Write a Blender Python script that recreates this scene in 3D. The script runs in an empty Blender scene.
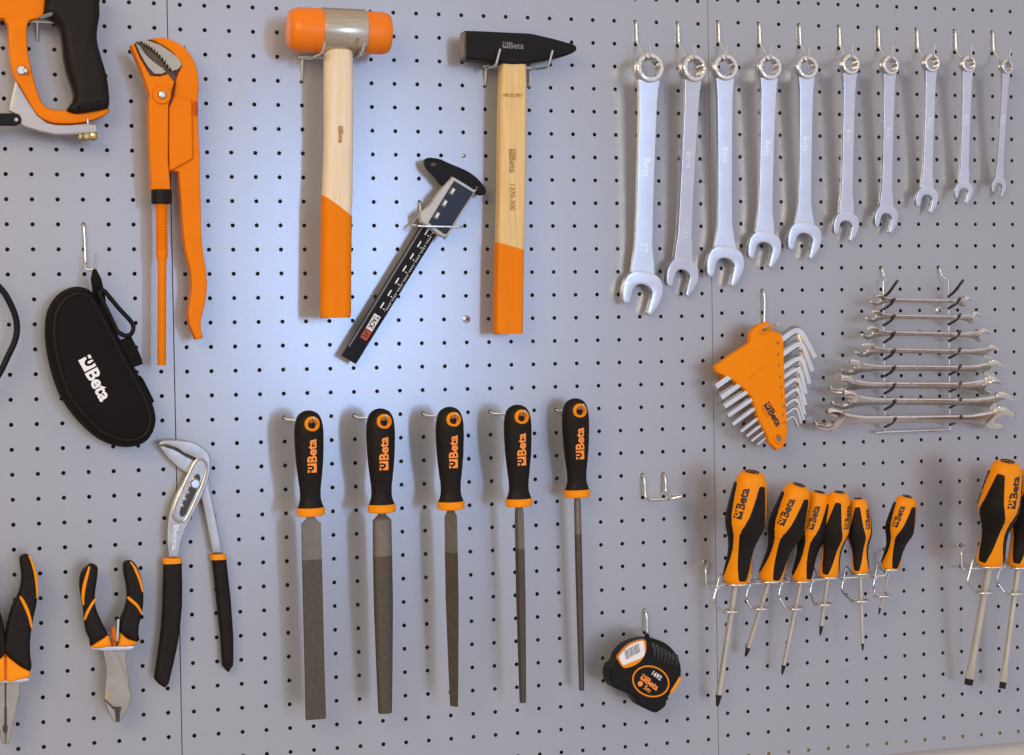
import bpy, bmesh, math, random
from math import sin, cos, pi, radians, sqrt, atan2, degrees
from mathutils import Vector, Matrix
from mathutils.geometry import tessellate_polygon
random.seed(7)
SC = bpy.context.scene
COL = SC.collection
# ------------------------------------------------------------------ camera (solved from the hole lattice of the boards)
F = 1950.45
RV = (0.01769, -0.31439, -0.01972)
ZO = 1.90
CAM = Vector((-0.30159, -2.00584, -0.34557 + ZO))

def rodrigues(r):
    v = Vector(r); t = v.length
    return Matrix.Rotation(t, 3, v.normalized())
RC = rodrigues(RV) @ Matrix(((1, 0, 0), (0, 0, -1), (0, 1, 0)))   # world -> camera (x right, y down, z forward)
RT = RC.transposed()

def W(px, py, d=0.0):
    """point on the plane d metres in front of the board, seen at that place of the photo"""
    r = RT @ Vector(((px - 512) / F, (py - 377.5) / F, 1))
    t = (-d - CAM.y) / r.y
    return CAM + r * t

def WX(px, py, d):
    p = W(px, py, d)
    return (p.x, p.z)

def kz(px, py, d=0.03):
    """metres per pixel, vertical"""
    return (W(px, py, d) - W(px, py + 10, d)).length / 10

cam_data = bpy.data.cameras.new('camera')
cam = bpy.data.objects.new('camera', cam_data)
COL.objects.link(cam)
cam_data.sensor_width = 36
cam_data.sensor_fit = 'HORIZONTAL'
cam_data.lens = F * 36 / 1024
cam_data.clip_start = 0.01
cam.matrix_world = Matrix.Translation(CAM) @ Matrix((RC[0], -RC[1], -RC[2])).transposed().to_4x4()
SC.camera = cam

# ------------------------------------------------------------------ materials
def mat(name, col, rough=0.5, metal=0.0, noise=0.0, nscale=60, bump=0.0, bscale=200, spec=0.5, coat=0.0, aniso=None, col2=None):
    m = bpy.data.materials.new(name)
    m.use_nodes = True
    nt = m.node_tree
    b = nt.nodes['Principled BSDF']
    b.inputs['Base Color'].default_value = (*col, 1)
    b.inputs['Roughness'].default_value = rough
    b.inputs['Metallic'].default_value = metal
    b.inputs['Specular IOR Level'].default_value = spec
    b.inputs['Coat Weight'].default_value = coat
    b.inputs['Coat Roughness'].default_value = 0.15
    tc = nt.nodes.new('ShaderNodeTexCoord')
    mp = nt.nodes.new('ShaderNodeMapping')
    nt.links.new(tc.outputs['Object'], mp.inputs['Vector'])
    if aniso:
        mp.inputs['Scale'].default_value = aniso
    if noise > 0 or col2:
        n = nt.nodes.new('ShaderNodeTexNoise')
        n.inputs['Scale'].default_value = nscale
        n.inputs['Detail'].default_value = 4
        nt.links.new(mp.outputs['Vector'], n.inputs['Vector'])
        mx = nt.nodes.new('ShaderNodeMix')
        mx.data_type = 'RGBA'
        c2 = col2 or tuple(c * (1 - noise) for c in col)
        mx.inputs['A'].default_value = (*col, 1)
        mx.inputs['B'].default_value = (*c2, 1)
        rp = nt.nodes.new('ShaderNodeMapRange')
        rp.inputs['From Min'].default_value = 0.35
        rp.inputs['From Max'].default_value = 0.65
        nt.links.new(n.outputs['Fac'], rp.inputs['Value'])
        nt.links.new(rp.outputs['Result'], mx.inputs['Factor'])
        nt.links.new(mx.outputs['Result'], b.inputs['Base Color'])
    if bump > 0:
        n2 = nt.nodes.new('ShaderNodeTexNoise')
        n2.inputs['Scale'].default_value = bscale
        n2.inputs['Detail'].default_value = 3
        nt.links.new(mp.outputs['Vector'], n2.inputs['Vector'])
        bp = nt.nodes.new('ShaderNodeBump')
        bp.inputs['Strength'].default_value = bump
        bp.inputs['Distance'].default_value = 0.0005
        nt.links.new(n2.outputs['Fac'], bp.inputs['Height'])
        nt.links.new(bp.outputs['Normal'], b.inputs['Normal'])
    return m

M = {}
M['board'] = mat('board_paint', (0.40, 0.395, 0.40), 0.255, 0.45, noise=0.05, nscale=900, bump=0.08, bscale=700, spec=0.6)
M['wall'] = mat('wall_paint', (0.62, 0.55, 0.47), 0.8, noise=0.05, nscale=20)
M['wood_batten'] = mat('wood_batten', (0.42, 0.26, 0.09), 0.7, noise=0.3, nscale=60, aniso=(1, 8, 8))
M['orange'] = mat('orange_paint', (0.78, 0.195, 0.003), 0.45, noise=0.06, nscale=30, spec=0.08)
M['orange_plastic'] = mat('orange_plastic', (0.86, 0.245, 0.003), 0.5, noise=0.04, nscale=40, spec=0.08)
M['orange_rubber'] = mat('orange_rubber', (0.82, 0.19, 0.002), 0.34, noise=0.05, nscale=25, spec=0.32)
M['orange_dip'] = mat('orange_dip', (0.79, 0.205, 0.003), 0.45, noise=0.06, nscale=25, aniso=(6, 6, 1), spec=0.08)
M['yellow_orange'] = mat('yellow_orange_plastic', (0.90, 0.285, 0.003), 0.36, noise=0.04, nscale=40, spec=0.16)
M['print_orange'] = mat('orange_print', (0.90, 0.27, 0.03), 0.5)
M['black'] = mat('black_rubber', (0.013, 0.009, 0.007), 0.55, noise=0.2, nscale=120, bump=0.1, bscale=600, spec=0.16)
M['black_paint'] = mat('black_paint', (0.011, 0.009, 0.008), 0.5, noise=0.15, nscale=60, bump=0.1, bscale=400, spec=0.14)
M['black_gloss'] = mat('black_gloss_plastic', (0.009, 0.008, 0.008), 0.42, noise=0.1, spec=0.13)
M['rib_gloss'] = mat('glossy_rib_plastic', (0.014, 0.012, 0.011), 0.22, spec=0.6)
M['black_cloth'] = mat('black_cloth', (0.008, 0.006, 0.006), 0.8, bump=0.3, bscale=1500, noise=0.2, nscale=500, spec=0.15)
M['screen'] = mat('dark_blue_grey_panel', (0.022, 0.028, 0.045), 0.4, spec=0.2)
M['chrome'] = mat('satin_chrome', (0.70, 0.70, 0.72), 0.27, 1.0, noise=0.06, nscale=40, bump=0.03, bscale=300)
M['chrome_polished'] = mat('polished_chrome', (0.80, 0.76, 0.70), 0.13, 1.0, noise=0.05, nscale=60)
M['stamp'] = mat('stamped_steel', (0.80, 0.80, 0.82), 0.3, 1.0)
M['nickel'] = mat('nickel_steel', (0.74, 0.70, 0.64), 0.25, 1.0, noise=0.12, nscale=60, bump=0.05, bscale=300)
M['steel_shaft'] = mat('screwdriver_steel', (0.66, 0.59, 0.49), 0.42, 0.8, noise=0.1, nscale=50)
M['steel_grey'] = mat('forged_grey_steel', (0.48, 0.455, 0.43), 0.36, 0.85, noise=0.18, nscale=80, bump=0.15, bscale=350)
M['steel_light'] = mat('worn_light_steel', (0.68, 0.65, 0.61), 0.42, 0.85)
M['jaw_steel'] = mat('ground_jaw_steel', (0.38, 0.34, 0.285), 0.42, 0.55, noise=0.15, nscale=60)
M['file_steel'] = mat('file_steel', (0.105, 0.083, 0.058), 0.5, 0.55, noise=0.2, nscale=260, bump=0.5, bscale=1400)
M['file_bare'] = mat('file_tang_steel', (0.20, 0.165, 0.13), 0.45, 0.6, noise=0.12, nscale=80)
M['collar_steel'] = mat('plated_collar', (0.60, 0.50, 0.36), 0.24, 1.0, noise=0.15, nscale=40, aniso=(1, 12, 12))
M['wire_dark'] = mat('shaded_wire', (0.13, 0.125, 0.12), 0.35, 1.0, noise=0.1)  # wire colour darkened to stand in for dark reflections on the prongs
M['wire'] = mat('galvanised_wire', (0.80, 0.79, 0.76), 0.24, 1.0, noise=0.08, nscale=80)
M['brass'] = mat('brass', (0.60, 0.45, 0.20), 0.3, 1.0, noise=0.12, nscale=120)
M['cast_alu'] = mat('cast_aluminium', (0.42, 0.40, 0.39), 0.45, 0.5, noise=0.08, nscale=60)
M['wood'] = mat('pale_hickory', (0.75, 0.52, 0.235), 0.6, col2=(0.66, 0.44, 0.18), nscale=22, aniso=(14, 14, 0.7), bump=0.06, bscale=60, spec=0.25)
M['wood_pale'] = mat('pale_ash', (0.78, 0.64, 0.46), 0.6, col2=(0.71, 0.57, 0.38), nscale=22, aniso=(14, 14, 0.7), bump=0.06, bscale=60, spec=0.25)
M['wood_ink'] = mat('brown_stamp_ink', (0.36, 0.20, 0.04), 0.7)
M['white_print'] = mat('white_print', (0.80, 0.78, 0.77), 0.6)
M['grey_print'] = mat('grey_print', (0.16, 0.15, 0.15), 0.5)
M['red_print'] = mat('red_orange_print', (0.62, 0.07, 0.015), 0.6)
M['black_print'] = mat('black_print', (0.015, 0.012, 0.010), 0.5)
M['tip_black'] = mat('burnished_tip', (0.022, 0.017, 0.013), 0.4, 0.5)
M['gap'] = mat('gap_shade', (0.06, 0.055, 0.05), 0.5, 0.6)  # near-black colour stands in for the shade inside slots and gaps
M['grey_scratch'] = mat('bright_scratch', (0.62, 0.61, 0.62), 0.4, 0.3)
M['zinc'] = mat('zinc_screw', (0.62, 0.61, 0.60), 0.3, 1.0)
M['white_plastic'] = mat('grey_white_plastic', (0.46, 0.44, 0.42), 0.35)

# ------------------------------------------------------------------ mesh helpers
def NB():
    return bmesh.new()

def poly_area(p):
    return 0.5 * sum(p[i][0] * p[(i + 1) % len(p)][1] - p[(i + 1) % len(p)][0] * p[i][1] for i in range(len(p)))

def clean(p):
    out = []
    for q in p:
        if not out or (abs(q[0] - out[-1][0]) + abs(q[1] - out[-1][1])) > 1e-6:
            out.append(q)
    if (abs(out[0][0] - out[-1][0]) + abs(out[0][1] - out[-1][1])) < 1e-6:
        out.pop()
    return out

def inset_dirs(p):
    n = len(p); out = []
    for i in range(n):
        a = Vector(p[i - 1]); c = Vector(p[i]); d = Vector(p[(i + 1) % n])
        e1 = (c - a).normalized(); e2 = (d - c).normalized()
        n1 = Vector((-e1.y, e1.x)); n2 = Vector((-e2.y, e2.x))
        q = n1 + n2
        if q.length < 1e-4: q = n1; k = 1.0
        else:
            q = q.normalized(); k = min(1 / max(q.dot(n1), 0.4), 2.0)
        out.append((q, k))
    return out

def room(p, D):
    """how far each vertex can move inwards before it meets the other side"""
    n = len(p); lim = []
    for i in range(n):
        o = Vector(p[i]); d, k = D[i]; best = 1e9
        for j in range(n):
            if j == i or (j + 1) % n == i: continue
            a = Vector(p[j]); e = Vector(p[(j + 1) % n]) - a
            den = d.x * e.y - d.y * e.x
            if abs(den) < 1e-12: continue
            w = a - o
            t = (w.x * e.y - w.y * e.x) / den
            u = (w.x * d.y - w.y * d.x) / den
            if t > 1e-7 and -0.001 <= u <= 1.001: best = min(best, t)
        lim.append(best * 0.40)
    for _ in range(3):
        lim = [min(lim[i], (lim[i - 1] + lim[i] + lim[(i + 1) % n]) / 3) for i in range(n)]
    return lim

def inset(p, b, lim=None, D=None):
    """offset a CCW polygon inwards by b, never past the middle"""
    D = D or inset_dirs(p)
    if b > 0 and lim is None: lim = room(p, D)
    out = []
    for i, (q, k) in enumerate(D):
        s = b * k
        if b > 0: s = min(s, lim[i])
        out.append((p[i][0] + q.x * s, p[i][1] + q.y * s))
    return out

def cr(pts, n=4, closed=True, corners=()):
    """Catmull-Rom smoothing; indices in corners stay sharp"""
    N = len(pts); out = []
    V = [Vector(p) for p in pts]
    rng = range(N) if closed else range(N - 1)
    for i in rng:
        p1, p2 = V[i], V[(i + 1) % N]
        p0 = V[i - 1] if (closed or i > 0) else p1
        p3 = V[(i + 2) % N] if (closed or i + 2 < N) else p2
        if i in corners: p0 = p1 - (p2 - p1) * 0.3
        if (i + 1) % N in corners: p3 = p2 + (p2 - p1) * 0.3
        for k in range(n):
            t = k / n
            out.append(tuple(0.5 * ((2 * p1) + (p2 - p0) * t + (2 * p0 - 5 * p1 + 4 * p2 - p3) * t * t + (3 * p1 - p0 - 3 * p2 + p3) * t ** 3)))
    if not closed: out.append(tuple(V[-1]))
    return out

def bridge(bm, r1, r2, flip=False):
    n = len(r1)
    for i in range(n):
        f = (r1[i], r1[(i + 1) % n], r2[(i + 1) % n], r2[i])
        if flip: f = f[::-1]
        try: bm.faces.new(f)
        except ValueError: pass

def cap(bm, ring, flip=False):
    try: bm.faces.new(ring[::-1] if flip else ring)
    except ValueError: pass

def solid(bm, pts, y0, y1, fn, bev=0.001, bsteps=2, bevback=None):
    """prism of polygon pts (2D) between depths y0 (near) and y1 (far), fn(u,v,depth)->world; rounded rims"""
    p = clean([tuple(q[:2]) for q in pts])
    if poly_area(p) < 0: p = p[::-1]
    lev = []
    if bev > 0:
        for k in range(bsteps + 1):
            a = pi / 2 * k / bsteps
            lev.append((bev * (1 - sin(a)), y0 + (y1 - y0) / abs(y1 - y0) * bev * (1 - cos(a))))
        bb = bev if bevback is None else bevback
        if bb > 0:
            s = (y1 - y0) / abs(y1 - y0)
            for k in range(bsteps, -1, -1):
                a = pi / 2 * k / bsteps
                lev.append((bb * (1 - sin(a)), y1 - s * bb * (1 - cos(a))))
        else:
            lev.append((0, y1))
    else:
        lev = [(0, y0), (0, y1)]
    rings = []; caps_ = []
    DD = inset_dirs(p); lim = room(p, DD)
    for (b, y) in lev:
        q = inset(p, b, lim, DD) if b > 1e-7 else p
        rings.append([bm.verts.new(fn(u, v, y)) for (u, v) in q])
        caps_.append(q)
    for rg, q, flip in ((rings[0], caps_[0], False), (rings[-1], caps_[-1], True)):
        for tri in tessellate_polygon([[Vector((u, v, 0)) for u, v in q]]):
            f = [rg[i] for i in tri]
            try: bm.faces.new(f[::-1] if flip else f)
            except ValueError: pass
    for a, b in zip(rings[:-1], rings[1:]):
        bridge(bm, b, a)
    if bm.faces.layers.int.get('flat_caps') is None: bm.faces.layers.int.new('flat_caps')
    return bm

def wall_fn(u, v, d):          # polygon given in world (x, z), depth = distance in front of the board
    return Vector((u, -d, v))

def px_poly(pts, d):
    return [WX(x, y, d) for (x, y) in pts]

def plate(bm, pts_px, d0, d1, bev=0.001, smooth=0, corners=(), bsteps=2):
    """outline at photo pixels, laid on the plane at its own distance d0 and given real thickness back to d1"""
    p = px_poly(pts_px, d0)
    if smooth: p = cr(p, smooth, True, corners)
    return solid(bm, p, d0, d1, wall_fn, bev, bsteps)

def fillet(pts, rad, n=4):
    V = [Vector(p) for p in pts]; out = [V[0]]
    for i in range(1, len(V) - 1):
        a = V[i - 1] - V[i]; b = V[i + 1] - V[i]
        ra = min(rad, a.length * 0.48); rb = min(rad, b.length * 0.48)
        p = V[i] + a.normalized() * ra; q = V[i] + b.normalized() * rb
        for k in range(n + 1):
            t = k / n
            out.append(p * (1 - t) ** 2 + V[i] * 2 * t * (1 - t) + q * t * t)
    out.append(V[-1])
    return out

def tube(bm, pts, r, seg=8, closed=False, capr=True):
    P = []
    for p in pts:
        p = Vector(p)
        if not P or (p - P[-1]).length > 1e-6: P.append(p)
    n = len(P)
    R = r if isinstance(r, (list, tuple)) else [r] * n
    rings = []
    T0 = None; N = None
    for i in range(n):
        if closed: T = (P[(i + 1) % n] - P[i - 1]).normalized()
        else:
            T = (P[min(i + 1, n - 1)] - P[max(i - 1, 0)]).normalized()
        if N is None:
            up = Vector((0, 0, 1)) if abs(T.z) < 0.9 else Vector((1, 0, 0))
            N = (up - T * up.dot(T)).normalized()
        else:
            N = (N - T * N.dot(T))
            N = N.normalized() if N.length > 1e-6 else T.orthogonal().normalized()
        B = T.cross(N)
        rings.append([bm.verts.new(P[i] + (N * cos(2 * pi * k / seg) + B * sin(2 * pi * k / seg)) * R[i]) for k in range(seg)])
    for a, b in zip(rings[:-1], rings[1:]): bridge(bm, a, b)
    if closed: bridge(bm, rings[-1], rings[0])
    elif capr:
        cap(bm, rings[0], True); cap(bm, rings[-1])
    return bm

def frame(o, ez, face):
    """matrix: local z along ez, local -y towards face"""
    ez = Vector(ez).normalized()
    y = -Vector(face)
    y = (y - ez * y.dot(ez)).normalized()
    x = y.cross(ez)
    m = Matrix((x, y, ez)).transposed().to_4x4()
    m.translation = Vector(o)
    return m

def lathe(bm, prof, m, seg=32, sx=1.0, sy=1.0, caps=True, shape=None):
    """profile [(r, z)] around local z"""
    rings = []
    for (r, z) in prof:
        rg = []
        for k in range(seg):
            a = 2 * pi * k / seg
            q = shape(a) if shape else 1.0
            rg.append(bm.verts.new(m @ Vector((r * q * sx * cos(a), r * q * sy * sin(a), z))))
        rings.append(rg)
    for a, b in zip(rings[:-1], rings[1:]): bridge(bm, a, b)
    if caps:
        cap(bm, rings[0], True); cap(bm, rings[-1])
    return bm

def loft(bm, rings_pts, caps=True):
    if bm.faces.layers.int.get('flat_caps') is None: bm.faces.layers.int.new('flat_caps')
    rings = [[bm.verts.new(Vector(p)) for p in r] for r in rings_pts]
    for a, b in zip(rings[:-1], rings[1:]): bridge(bm, a, b)
    if caps:
        cap(bm, rings[0], True); cap(bm, rings[-1])
    return bm

def rrect(w, h, r, n=3):
    """rounded rectangle ring (x,y), CCW"""
    r = min(r, w / 2 * 0.98, h / 2 * 0.98); out = []
    for (cx, cy, a0) in ((w / 2 - r, h / 2 - r, 0), (-w / 2 + r, h / 2 - r, 90), (-w / 2 + r, -h / 2 + r, 180), (w / 2 - r, -h / 2 + r, 270)):
        for k in range(n + 1):
            a = radians(a0 + 90 * k / n)
            out.append((cx + r * cos(a), cy + r * sin(a)))
    return out

def ball(bm, c, r, seg=16, sc=(1, 1, 1)):
    bmesh.ops.create_uvsphere(bm, u_segments=seg, v_segments=seg // 2, radius=1,
                              matrix=Matrix.Translation(c) @ Matrix.Diagonal((r * sc[0], r * sc[1], r * sc[2], 1)))

def link(name, bm, m, parent=None, sharp=35, flat=False):
    me = bpy.data.meshes.new(name)
    lay = bm.faces.layers.int.get('flat_caps'); capped = lay is not None
    if capped: bm.faces.layers.int.remove(lay)
    bmesh.ops.recalc_face_normals(bm, faces=bm.faces)
    o = bpy.data.objects.new(name, me)
    COL.objects.link(o)
    if parent is not None:
        org = Vector(parent['_org'])
        o.parent = parent
    else:
        lo = Vector([min(v.co[i] for v in bm.verts) for i in range(3)])
        hi = Vector([max(v.co[i] for v in bm.verts) for i in range(3)])
        org = (lo + hi) / 2
        o.location = org
    o['_org'] = org
    bmesh.ops.translate(bm, vec=-org, verts=bm.verts)
    bm.to_mesh(me); bm.free()
    me.materials.append(M[m] if isinstance(m, str) else m)
    if not flat:
        me.shade_smooth()
        me.set_sharp_from_angle(angle=radians(sharp))
        if capped:
            wn = o.modifiers.new('weighted_normals', 'WEIGHTED_NORMAL')
            wn.keep_sharp = True; wn.weight = 80
    return o

def tag(o, label, cat, group=None):
    o['label'] = label; o['category'] = cat
    if group: o['group'] = group
    return o

def thing(name, loc, label, cat, group=None):
    o = bpy.data.objects.new(name, None)
    COL.objects.link(o)
    o.empty_display_size = 0.02
    o.location = loc
    o['_org'] = Vector(loc)
    return tag(o, label, cat, group)

def text2d(s, bold=0.018):
    """text as 2D geometry, cap height 1, starting at 0"""
    cu = bpy.data.curves.new('t', 'FONT')
    cu.body = s; cu.size = 1.0; cu.offset = bold; cu.resolution_u = 3
    o = bpy.data.objects.new('t', cu); COL.objects.link(o)
    dg = bpy.context.evaluated_depsgraph_get(); dg.update()
    me = bpy.data.meshes.new_from_object(o.evaluated_get(dg))
    vs = [(v.co.x, v.co.y) for v in me.vertices]
    fs = [tuple(p.vertices) for p in me.polygons]
    bpy.data.objects.remove(o); bpy.data.curves.remove(cu); bpy.data.meshes.remove(me)
    x0 = min(v[0] for v in vs); ys = [v[1] for v in vs]
    k = 1 / 0.70
    return [((x - x0) * k, y * k) for (x, y) in vs], fs

MARK = [[(0, 0), (1, 0), (1, 1), (0.74, 1), (0.80, 0.72), (0.74, 0.45), (0.60, 0.30), (0.42, 0.30), (0.27, 0.42), (0.20, 0.62), (0.0, 0.62)],
        [(0.0, 0.78), (0.26, 0.78), (0.30, 1), (0.0, 1)],
        [(0.40, 0.62), (0.52, 0.50), (0.62, 0.64), (0.56, 1.0), (0.44, 1.0)]]

def logo2d(word='Beta', mark=True, bold=0.03):
    """the square maker's mark followed by the word; returns (verts, faces), cap height 1"""
    vs, fs = text2d(word, bold)
    off = 1.12 if mark else 0
    vs = [(x + off, y) for (x, y) in vs]
    if mark:
        for poly in MARK:
            b = len(vs)
            vs += poly
            fs.append(tuple(range(b, b + len(poly))))
    return vs, fs

def put2d(bm, geo, fn, thick=None):
    """geo (verts,faces) laid by fn(x,y)->world; thick = (vector) extrusion"""
    vs, fs = geo
    V = [bm.verts.new(fn(x, y)) for (x, y) in vs]
    for f in fs:
        try: bm.faces.new([V[i] for i in f])
        except ValueError: pass
    return bm

def print_on(name, geo, origin, u, v, size, m, parent, n=None, lift=0.0002, center=False):
    """flat print: origin world, u = reading direction, v = up direction, size = cap height in metres"""
    u = Vector(u).normalized(); v = Vector(v).normalized()
    n = (u.cross(v)).normalized() if n is None else n
    vs = geo[0]
    w = max(x for x, y in vs) if center else 0
    bm = NB()
    put2d(bm, geo, lambda x, y: Vector(origin) + u * (x - w / 2) * size + v * (y - (0.5 if center else 0)) * size + n * lift)
    g = bmesh.ops.extrude_face_region(bm, geom=bm.faces[:])
    bmesh.ops.translate(bm, vec=-n * lift * 1.5, verts=[e for e in g['geom'] if isinstance(e, bmesh.types.BMVert)])
    return link(name, bm, m, parent, flat=True)

GEO = {'logo': logo2d(), 'beta': logo2d(mark=False)}
NEAR = Vector((0, -1, 0))

# ------------------------------------------------------------------ the boards
PITCH = 0.025
OFF = {1: (-0.00129, 0.00063), 2: (0.0, 0.0), 3: (-0.00120, 0.00288)}

def hole(c, r):
    k = 1 if c < 0 else (2 if c < 24 else 3)
    return Vector((c * PITCH + OFF[k][0], 0, -r * PITCH + OFF[k][1] + ZO))

def hole_near(px, py):
    p = W(px, py, 0)
    c = round(p.x / PITCH); k = 1 if c < 0 else (2 if c < 24 else 3)
    c = round((p.x - OFF[k][0]) / PITCH); r = round(-(p.z - ZO - OFF[k][1]) / PITCH)
    return hole(c, r)

def board(k, c0, c1, r0, r1, gl, gr, label):
    bm = NB()
    NH = 12; R = 0.0022; T = 0.0015
    def sq(a, hx0, hx1, hz):
        ca, sa = cos(a), sin(a)
        hx = hx1 if ca > 0 else hx0
        t = min(hx / abs(ca) if abs(ca) > 1e-6 else 9, hz / abs(sa) if abs(sa) > 1e-6 else 9)
        return ca * t, sa * t
    for c in range(c0, c1 + 1):
        for r in range(r0, r1 + 1):
            h = hole(c, r); H = PITCH / 2
            hx0 = H - (gl if c == c0 else 0); hx1 = H - (gr if c == c1 else 0)
            angs = [2 * pi * (i + 0.5) / NH + 0 for i in range(NH)]
            # corners of the cell take part as extra directions
            ext = [(a, 0) for a in angs] + [(atan2(s * H, t * (hx1 if t > 0 else hx0)) % (2 * pi), 1) for s in (1, -1) for t in (1, -1)]
            ext.sort()
            o_ = []; i_ = []; b_ = []
            for a, isc in ext:
                x, z = sq(a, hx0, hx1, H)
                o_.append(bm.verts.new((h.x + x, 0, h.z + z)))
                i_.append(bm.verts.new((h.x + R * cos(a), 0, h.z + R * sin(a))))
                b_.append(bm.verts.new((h.x + R * cos(a), T, h.z + R * sin(a))))
            bridge(bm, o_, i_); bridge(bm, i_, b_)
    a = hole(c0, r0); b = hole(c1, r1); H = PITCH / 2
    x0, x1 = a.x - H + gl, b.x + H - gr; z1, z0 = a.z + H, b.z - H
    e = 0.0003
    rg = [[bm.verts.new(p) for p in ((x0 - e * s, y, z0 - e * s), (x1 + e * s, y, z0 - e * s), (x1 + e * s, y, z1 + e * s), (x0 - e * s, y, z1 + e * s))] for (y, s) in ((0, 0), (0.0003, 0.8), (0.001, 1), (0.014, 1))]
    for p, q in zip(rg[:-1], rg[1:]): bridge(bm, p, q)
    bmesh.ops.remove_doubles(bm, verts=bm.verts, dist=0.00002)
    o = link('pegboard_panel', bm, 'board', sharp=30)
    return tag(o, label, 'pegboard panel', 'perforated board panels')

board(1, -10, -1, -3, 34, 0.0, -0.0003, 'grey perforated metal board behind the orange pipe wrench and zip case')
board(2, 0, 23, -3, 34, 0.0002, 0.0009, 'grey perforated metal board behind the hammers, caliper and files')
PANEL3 = board(3, 24, 42, -3, 33, 0.0012, 0.0, 'grey perforated metal board behind hex keys and screwdrivers, bare strip below it')

bm = NB()
tube(bm, cr([W(x, y, 0.0000) for x, y in ((784, 672.5), (806, 671.6), (830, 668.4), (856, 663), (886, 655.5))], 4, False), [0.00004] + [0.00022] * 14 + [0.0001] * 2, 4)
link('scratch', bm, 'grey_scratch', PANEL3)
def box(bm, x0, x1, y0, y1, z0, z1):
    bmesh.ops.create_cube(bm, size=1, matrix=Matrix.Translation(((x0 + x1) / 2, (y0 + y1) / 2, (z0 + z1) / 2)) @ Matrix.Diagonal((x1 - x0, y1 - y0, z1 - z0, 1)))
    return bm
def structure(name, bm, m):
    o = link(name, bm, m); o['kind'] = 'structure'; return o
structure('wall_back', box(NB(), -1.6, 2.6, 0.022, 0.12, 0.0, 2.7), 'wall')
zb = hole(30, 33).z
structure('trim_1', box(NB(), 0.59, 1.08, 0.0025, 0.0215, zb - 0.0115, zb + 0.012), 'wood_batten')

# ------------------------------------------------------------------ wire hooks
WR = 0.00135
def hook(path, label, group=None, r=WR, cat='hook', name='wire_hook', seg=8, rad=0.004):
    bm = NB()
    tube(bm, fillet(path, rad, 4), r, seg)
    return tag(link(name, bm, 'wire', sharp=60), label, cat, group)

def root(h):   # start of a wire behind the board, in its hole
    return [h + Vector((0, 0.010, -0.004)), h + Vector((0, 0.004, 0)), h + Vector((0, -0.003, 0))]

# ================================================================== COMBINATION WRENCHES
def jaw_outline(R, a, scale_tip=1.0, long_right=1):
    """open jaw facing -z, centre of the jaw circle at 0; a = half opening"""
    tr, tl = (-1.02, -0.80) if long_right > 0 else (-0.80, -1.02)
    right = [(0.28, 0.90), (0.62, 0.80), (0.88, 0.54), (1.0, 0.15), (0.98, -0.28), (0.86, -0.66)]
    out = [(x * R, z * R) for x, z in right]
    out += [(0.70 * R, tr * R), (a + 0.05 * R, (tr + 0.02) * R), (a, (tr + 0.12) * R)]
    out += [(a, -0.30 * R), (a * 0.96, 0.02 * R), (a * 0.55, 0.22 * R), (0, 0.27 * R), (-a * 0.55, 0.22 * R), (-a * 0.96, 0.02 * R), (-a, -0.30 * R)]
    out += [(-a, (tl + 0.12) * R), (-a - 0.05 * R, (tl + 0.02) * R), (-0.72 * R, tl * R)]
    out += [(-x * R, z * R) for x, z in right[::-1]]
    n = len(out)
    return cr(out, 3, True, corners=(6, 7, 8, n - 9, n - 8, n - 7))

def rot2(p, a):
    return [(x * cos(a) - z * sin(a), x * sin(a) + z * cos(a)) for x, z in p]

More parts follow.
